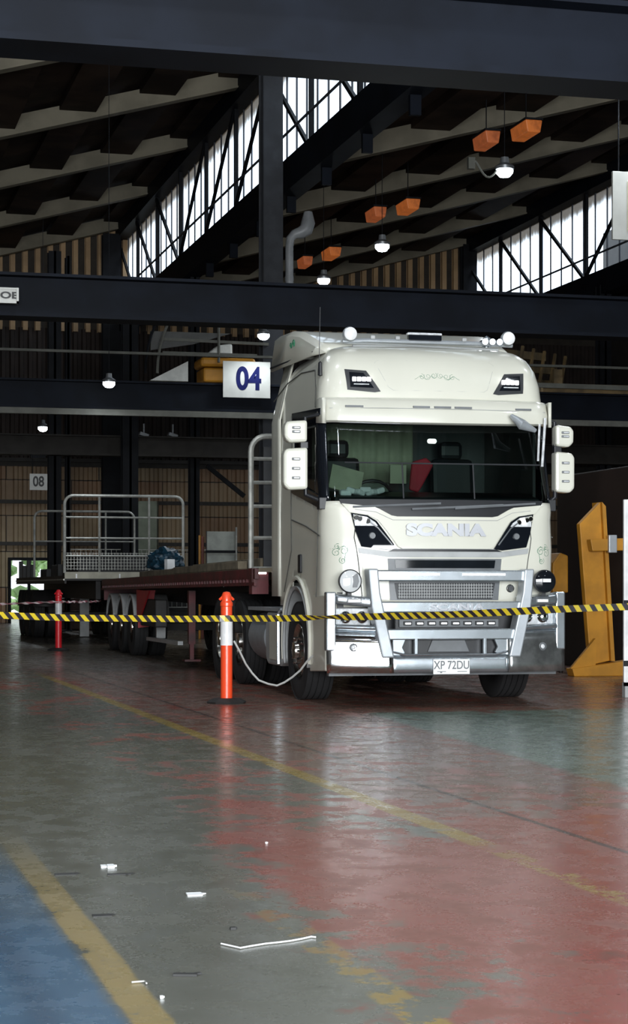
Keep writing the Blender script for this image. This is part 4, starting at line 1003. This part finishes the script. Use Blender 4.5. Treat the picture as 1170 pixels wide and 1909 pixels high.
# ================================================================ LAMPS
def lamp(px, py, Y, label, power, wire=1.9, cable=False, at=None):
    p = at or Wy(px, py, Y); wire = zroof(p.x)-p.z-.26+.22; wire -= .20*(5.4 < p.x < 6.5); wire = (wire+.26)/(.8 if power < 100 else 1)-.26
    t = thing('high_bay_lamp', label, 'lamp', p, 0, 'lit high bay lamps under the roof')
    MB().lathe([(.02, 0), (.02, .10), (.05, .16), (.10, .17), (.16, .08), (.26, .07), (.27, 0)], 'Z', (0, 0, 0), 20).build('housing', m_lampb, t, smooth=True)
    g = MB().lathe([(-.10, 0), (-.08, .09), (-.02, .145), (.03, .15)], 'Z', (0, 0, 0), 20).build('lit_dome', m_lamp, t, smooth=True)
    MB().tube([(0, 0, .26), (0, 0, .26+wire)], .008, 5).build('wire', m_col, t)
    if cable: MB().tube([(-.14-.05*k, 0, .02-.16*math.sin(k/7*math.pi)+.01*k) for k in range(9)], .02, 6).box((-.62, 0, .12), (.12, .1, .2)).build('cable', m_pale, t)
    l = bpy.data.lights.new('lamp_light', 'SPOT'); l.spot_size = math.radians(158); l.spot_blend = .5; l.energy = power*1.15; l.color = (.86, .94, 1); l.shadow_soft_size = .2
    lo = bpy.data.objects.new('lamp_light', l); C.objects.link(lo); lo.location = (0, 0, -.3); lo.parent = t; t.scale = (.8, .8, .8) if power < 100 else (1, 1, 1)
lamp(940, 321, 32.0, 'bright high bay lamp nearest the camera, upper right', 260, 2.0, True)
lamp(712, 461, 39.1, 'lit high bay lamp second in the right row, above the truck roof', 260)
lamp(603, 524, 44.4, 'lit high bay lamp just above the near girder beside the pipe', 260, 1.2)
lamp(491, 627, 38.0, 'lit high bay lamp under the near girder beside the truck spoiler', 50, 1.0)
lamp(203, 716, 37.8, 'lit low hanging lamp in front of the middle girder at left', 60, 1.0)
lamp(80, 799, 58.6, 'small far lit lamp at far left above the 08 sign', 260, 1.0)
def orl(px, py, Y, label, s=1.0, dim=False):
    s *= .52; p = Wy(px, py, Y)
    t = thing('orange_box', label, 'fixture', p, 0, 'orange glowing boxes under the roof')  # box with weak orange emission
    MB().prism([(-.34*s, .14), (.34*s, .14), (.26*s, -.10), (-.26*s, -.10)], -.85*s, .85*s).build('glowing_reflector', m_orl if not dim else m_orl2, t, bevel=.02)
    MB().bb(-.36*s, .36*s, -.87*s, .87*s, .14, .18).build('top_cover', m_col, t)
    MB().tube([(0, 0, .18), (0, 0, zroof(p.x)-p.z+.22)], .012, 5).build('hanger', m_col, t)
m_orl2 = M('dim_warm_reflector', (0.4, 0.12, 0.04), 0.4, emit=(1, 0.25, 0.08), es=0.16, var=0.4, sc=5)
orl(980, 246, 36.0, 'orange box above and right of the nearest lamp'); orl(906, 265, 36.2, 'dim orange box above and left of the nearest lamp', .9, True)
orl(760, 388, 43.8, 'orange box up and right of the second lamp'); orl(700, 402, 43.9, 'dim orange box directly above the second lamp', .9, True)
orl(617, 475, 50.8, 'orange box above the lamp beside the pipe', 1); orl(568, 491, 50.9, 'orange box left of the others beside the pipe', .8, True)
# unseen lamps added above the frame, extending the rows to light the floor
for (x, y, lb) in ((11.65, 25.3, 'right row, behind the near girder'), (11.65, 18.8, 'right row, above the brown container'), (11.65, 12.3, 'right row, beside the overhead girder'), (3.1, 24.5, 'middle row, above the red trailer'), (3.1, 17.8, 'middle row, above the truck front'), (3.1, 10.2, 'middle row, above the yellow floor line'), (-3.5, 18.8, 'left row, level with the truck'), (-3.5, 10.2, 'left row, above the blue floor'), (3.1, 3.0, 'middle row, nearest the camera'), (11.65, 4.0, 'right row, nearest the camera')):
    lamp(0, 0, 0, 'added unseen high bay lamp in the '+lb, 210, at=Vector((x, y, 8.6)))
# pipe
pp = [Wy(x, y, 39.7) for x, y in ((574, 395), (574, 415), (570, 428), (560, 434), (548, 437), (541, 445), (539, 460), (539, 560))]
o = MB().tube(pp, [.09, .15, .15, .13, .10, .09, .085, .085], 14).lathe([(-.05, .095), (.05, .095)], 'Z', Wy(539, 520, 39.7), 14).build('downpipe', m_pipe, smooth=True); tag(o, 'pale grey downpipe with elbow running down the tall column', 'pipe')
# ================================================================ CRANE PARTS ON THE MIDDLE GIRDER
m_wlit = M('white_sheet_metal', (.75, .75, .70), .5)
p = Wy(390, 712, 39.6)
t = thing('crane_trolley', 'yellow crane trolley with white covers behind the 04 sign', 'crane trolley', p)
MB().bb(-.12, .9, 0, .8, 0, .30).build('gear_housing', m_yel, t, bevel=.04); MB().bb(-.18, 1.0, 0, .8, .32, .52).build('motor_cover', m_yel, t, bevel=.06)
MB().prism([(-1.25, 0), (-.45, 0), (-.45, .42)], 0, .5).build('white_ramp_cover', m_wlit, t); MB().prism([(-.1, .54), (.5, .54), (.5, .82), (.2, .78)], 0, .4).build('white_motor_hood', m_wlit, t, bevel=.05)
MB().bb(-1.0, 1.0, -.1, -.04, .55, .60).build('walkway_rail', m_pale, t)
MB().tube([(.18, -.1, .4), (.18, -.1, 1.9)], .03, 6).build('hanger_tube', m_pale, t)
for dx in (0, .25):
    MB().tube([(-1.35+dx+.0*k+1.15*(1-math.cos(k/10*math.pi/2)), 0, .15+1.75*math.sin(k/10*math.pi/2)) for k in range(11)], .03, 6).build('curved_cage_tube', m_col if dx == 0 else m_pale, t)
p0, p1 = Wy(285, 616, 38.7), Wy(500, 640, 38.7)
o = MB().bar(Wy(300, 632, 39.9), Wy(500, 642, 39.9), .06, .06).build('bridge_rail', m_pale); tag(o, kind='structure')
p = Wy(316, 636, 39.9); o = MB().prism([(-.4, -.2), (-.4, .2), (1.3, .2), (.5, -.05)], 0, .1).build('gusset_bracket', M('dusty_steel', (.09, .09, .085), .6)); o.location = p; tag(o, kind='structure')
# small objects glinting below the middle girder
for px, py, Y, lb in ((268, 798, 46, 'small white floodlight under the middle girder beside the column'), (322, 812, 46, 'small pale lamp head right of the dark column')):
    o = MB().box((0, 0, 0), (.26, .2, .10), ry=.3).lathe([(-.05, .03), (.3, .03)], 'Z', (0, 0, 0), 8).build('unlit_floodlight', m_lampb, bevel=.02); q_ = Wy(px, py, 52); o.location = (q_.x, 52, 5.35); tag(o, lb, 'floodlight')
# yellow brown crane bridge right of the truck roof
m_yb = M('dusty_yellow', (.20, .13, .05), .6, 0, .3, 2)
p = Wy(1040, 672, 41)
t = thing('crane_bridge', 'dusty yellow brown crane bridge behind the truck roof at right', 'crane', p)
for k, (dx, dz_, L) in enumerate(((-.3, .32, 2.2), (-.1, .0, 2.4), (-.2, -.33, 2.2))):
    MB().bar((dx-1.2, 0, dz_-.18), (dx+L*.5, 3, dz_+.12), .14, .18).build('bridge_beam', m_yb, t)
MB().bb(-1.2, 1.6, -2.15, -1.85, 5.38-p.z, 5.38-p.z+.2).bb(-.1, .1, -2.0, 3.0, 5.45-p.z, 5.55-p.z).bb(-.1, .1, 0, .1, 5.5-p.z, -.2).build('end_carriage', m_yb, t)
for k in range(5): MB().bar((-.9+.42*k, .2+.4*k, -.4), (-.7+.42*k, .4+.4*k, .35), .06, .06).build('bridge_brace', m_yb, t)
o = MB().bar(Wy(1000, 718, 38.6), Wy(1180, 724, 38.6), .06, .10).build('bridge_rail', m_pale); tag(o, kind='structure')
for x, y, xx, yy in ((1050, 830, 1180, 838), ):
    o = MB().bar(Wy(x, y, 52), Wy(xx, yy, 52), .05, .07).build('bridge_rail', m_pale); tag(o, kind='structure')
# ================================================================ RIGHT SIDE STEELWORK
X0 = 11.2
o = MB().bb(X0, X0+2.4, 20.2, 28.2, .0, 2.93).build('steel_container', m_brown, bevel=.02)
tag(o, 'large dark brown steel container right of the truck behind the yellow frame', 'container')
YY = 24.6
t = thing('yellow_stillage', 'yellow steel stillage with sloping end plate standing right of the truck', 'steel frame', Wy(1110, 1262, 24.4).to_2d().to_3d())
def L_(px, py, Y=24.4): q = Wy(px, py, Y); o_ = t.location; return (q.x-o_.x, q.z)
yp = MB().prism([L_(1080, 977), L_(1119, 936), L_(1136, 1232), L_(1100, 1240)], .0, .12).build('sloping_plate', m_yel, t, bevel=.01)
MB().prism([L_(1119, 936), L_(1126, 944), L_(1143, 1232), L_(1136, 1232)], -.05, .30).build('plate_flange', m_yel, t)
MB().prism([L_(1092, 1006), L_(1178, 1003), L_(1178, 1026), L_(1096, 1028)], -.15, -.02).build('cross_arm', m_yel, t, bevel=.01)
MB().prism([L_(1124, 998), L_(1139, 998), L_(1139, 1031), L_(1124, 1031)], -.20, -.14).build('clamp', m_alu2, t, bevel=.01)
MB().prism([L_(1058, 1246), L_(1104, 1190), L_(1106, 1200), L_(1104, 1246)], -.1, -.04).build('gusset', m_yel, t)
bz = L_(1060, 1246)[1]
MB().prism([L_(1060, 1246), L_(1178, 1229), (L_(1178, 1262)[0], .0), (L_(1064, 1262)[0], .0)], -.12, .12).build('base_rail', m_yel, t, bevel=.01)
p = Wy(1044, 1240, 26.9)
t = thing('yellow_post_block', 'yellow steel block between the truck and the brown container', 'steel block', (p.x, p.y, 0))
q = lambda px, py: (Wy(px, py, 26.9).x-p.x, Wy(px, py, 26.9).z)
MB().prism([q(1030, 1105), q(1030, 1050), q(1044, 1030), q(1059, 1036), q(1059, 1105)], 0, .4).build('cap', m_yel, t, bevel=.02)
MB().bb(q(1034, 1100)[0], q(1056, 1100)[0], .08, .32, 0, q(1040, 1100)[1]).build('stand', m_brown, t)
for k in range(3):
    o = MB().tube([(0, 0, 0), (.08, .1, .95)], .03, 8).build('steel_bar', m_brown); o.location = (10.15+.09*k, 25.4+.3*k, 0); tag(o, 'thin dark red steel bar leaning on the brown container, '+['leftmost', 'middle', 'rightmost'][k]+' of three', 'steel bar', 'steel bars by the container')
p = Wg(1166, 1300)
t = thing('white_cabinet', 'white cabinet post cut off by the right edge of the view', 'cabinet', (p.x, p.y, 0))
MB().bb(-.02, .7, 0, .04, .16, 2.16).build('cabinet_door', m_refl, t, bevel=.01); MB().bb(-.025, .03, -.012, 0, 1.0, 1.06).bb(-.025, .03, -.012, 0, .34, .40).build('black_band', m_black, t)
MB().bb(.0, .06, .02, .1, 0, .16).bb(.0, .68, .02, .06, .12, .16).build('foot', m_lgrey, t)
# ================================================================ BACKGROUND AT LEFT
def upr(px0, px1, py0, D, mat, name, label, cat, dep=.12, py1=None, group=None):
    u = (px0+px1)/2; a, b = Wd(px0, py0, D), Wd(px1, py0, D); z0 = 0 if py1 is None else Wd(u, py1, D).z
    o = MB().box((0, 0, (a.z-z0)/2), ((b-a).length, dep, a.z-z0), rz=-TH).build(name, mat, bevel=.008)
    m = (a+b)/2; o.location = (m.x, m.y, z0); tag(o, label, cat, group); return o
m_oldr = M('faded_red_steel', (.20, .05, .03), .6, 0, .2, 3); m_cabg = M('grey_green_steel', (.16, .18, .13), .6)
upr(92, 112, 952, 57, m_oldr, 'red_post', 'faded red post against the back wall below the 08 sign', 'post')
upr(238, 244, 960, 54, m_oldr, 'red_post', 'thin red pipe post seen through the headboard, left one', 'post')
upr(247, 252, 955, 54, m_oldr, 'red_post', 'thin red pipe post seen through the headboard, right one', 'post')
upr(258, 294, 935, 61, m_cabg, 'steel_locker', 'grey green locker seen through the pale headboard', 'locker', .6)
upr(370, 374, 998, 45, m_yel, 'yellow_post', 'thin yellow post beyond the red trailer, left of the barred screen', 'post')
upr(375, 380, 1000, 45, m_oldr, 'brown_post', 'brown post standing next to the thin yellow post', 'post')
upr(384, 391, 990, 45, m_black, 'black_post', 'rounded black post beyond the red trailer', 'post')
pz = Wy(408, 1045, 44)
t = thing('screen_panel', 'pale screen panel with dark rails behind the red trailer', 'screen', (pz.x, 44, 0))
MB().bb(-.28, .40, 0, .04, .0, 3.6-1.1).build('panel', M('pale_green_sheet', (.38, .40, .36), .6), t)
for z in (1.65, 1.35, 2.0): MB().bb(-.32, .44, -.05, -.01, z, z+.06).build('rail', m_col, t)
MB().bb(.38, .42, -.06, -.02, 0, 2.6).build('stile', m_galv, t)
pz = Wy(290, 1040, 56)
t = thing('mesh_cage', 'grey wire cage with load standing behind the pale headboard', 'cage', (pz.x+.2, 56.4, 0))
cg = MB()
for k in range(29): cg.bb(-2.8+.15*k, -2.79+.15*k, 0, .012, .6, 2.3)
for z in (.6, 1.1, 1.6, 2.3): cg.bb(-2.8, 1.4, 0, .02, z, z+.025)
cg.build('wire_panel', m_galv, t)
MB().bb(-2.7, 1.3, .2, 1.4, 0, 1.3).build('load', m_dark, t, bevel=.05); MB().bb(-1.1, -.4, .15, .5, 1.3, 1.6).build('load_box', m_cabg, t, bevel=.03)
# machinery at the far left edge and white block
p = Wg(14, 1135+8); p.x -= .35
t = thing('machine', 'rusty brown machine beside the bright doorway at the left edge', 'machine', (p.x-.9, 54, 0))
MB().bb(-1.2, .55, 0, 1.5, 0, .9).build('base', m_machine, t, bevel=.05); MB().lathe([(0, 0), (0, .4), (.9, .42), (.95, 0)], 'Y', (.2, 0, 1.25), 18).build('drum', m_machine, t, smooth=True)
MB().bar((.2, .2, 1.4), (.65, .2, 2.1), .12, .2).build('lever', m_col, t); MB().bb(.15, .5, -.1, 0, .5, .9).build('label_plate', m_cream, t)
p = Wg(62, 1143+5)
t = thing('pipe_stack', 'pale white pipes lying on the floor before the doorway', 'pipes', (p.x-.6, 58.5, 0))
for k in range(3): MB().lathe([(0, .0), (0, .16), (2.6, .16), (2.6, 0)], 'X', (-1.3, .35*k, .16), 14).build('pipe', m_wlit, t, smooth=True)
for k in range(2): MB().lathe([(0, .0), (0, .16), (2.4, .16), (2.4, 0)], 'X', (-1.3, .175+.35*k, .45), 14).build('pipe', m_wlit, t, smooth=True)
for k, (px, pt) in enumerate(((18, 1085), (22, 1092))):
    pass
# greenery and ground outside the doorway
gr = MB().bb(-30, 40, 75, 110, -.25, -.05).build('ground_outside', m_gravel); tag(gr, kind='structure')
hb = MB(); rs = random.Random(3)
for k in range(260):
    c = Vector((rs.uniform(1, 10), rs.uniform(80, 82.5), rs.uniform(.2, 6)))
    r_ = rs.uniform(.25, .6); 
    m4 = Matrix.Translation(c) @ Matrix.Rotation(rs.uniform(0, 3), 4, 'Z') @ Matrix.Diagonal((r_, r_*.7, r_*.6, 1))
    bmesh.ops.create_icosphere(hb.bm, subdivisions=1, radius=1, matrix=m4)
o = hb.build('hedge', m_fol); o['kind'] = 'stuff'; tag(o, 'bright green foliage outside the far doorway', 'hedge')
# wall patches: pale sheets on the back wall, dark beams
# ================================================================ LITTER
def scrap(px, py, mat, name, label, cat, pts=None, size=(.05, .03, .008), group=None, rz=0):
    p = Wg(px, py)
    if pts:
        q = [Wg(a, b, .005)-p for a, b in pts]; o = MB().tube(q, .003, 6).build(name, mat, smooth=True); o.location = p
    else:
        mb = MB(); mb.box((0, 0, size[2]/2+.001), size, rz=rz, rx=.12).box((size[0]*.45, size[1]*.3, size[2]*.6), (size[0]*.5, size[1]*.8, size[2]*.8), rz=rz+.7); o = mb.build(name, mat, bevel=.001); o.location = p
    tag(o, label, cat, group); return o
o = scrap(500, 1757, m_paper, 'white_strip', 'long thin white plastic strip lying on the grey floor', 'strip', [(412, 1759), (430, 1763), (448, 1767), (470, 1763), (495, 1759), (515, 1757), (540, 1754), (562, 1750), (580, 1746), (588, 1747)])
scrap(193, 1617, m_paper, 'paper_scrap', 'small white scrap on the floor, left of a pair above the yellow line', 'scrap', size=(.025, .03, .008))
scrap(206, 1618, m_paper, 'paper_scrap', 'small white scrap on the floor, right of a close pair', 'scrap', size=(.03, .035, .012))
scrap(362, 1669, m_paper, 'paper_scrap', 'white folded scrap alone in the middle of the grey floor', 'scrap', size=(.06, .04, .006))
scrap(262, 1831, m_rope, 'twig', 'short pale twig near the lower yellow line', 'twig', [(245, 1831), (256, 1830), (270, 1829), (273, 1833)])
scrap(345, 1820, m_dark, 'dark_chip', 'short dark chip right of the pale twig', 'chip', size=(.075, .018, .008), rz=-.3)
scrap(301, 1862, m_paper, 'paper_dot', 'tiny white crumb near the bottom beside the yellow line', 'crumb', size=(.01, .012, .008))
scrap(496, 1573, m_paper, 'paper_dot', 'tiny white crumb near the red patches in mid floor', 'crumb', size=(.01, .012, .008))
scrap(434, 1734, m_dark, 'dark_chip', 'tiny dark chip above the long white strip', 'chip', size=(.02, .015, .01))
scrap(222, 1631, m_dark, 'dark_chip', 'flat dark chip just under the white pair of scraps', 'chip', size=(.10, .02, .004))
scrap(122, 1631, m_dark, 'dark_chip', 'flat dark chip left of the white pair of scraps', 'chip', size=(.09, .03, .004))
scrap(190, 1708, m_dark, 'dark_chip', 'flat dark chip right of the yellow line at left', 'chip', size=(.07, .03, .004))
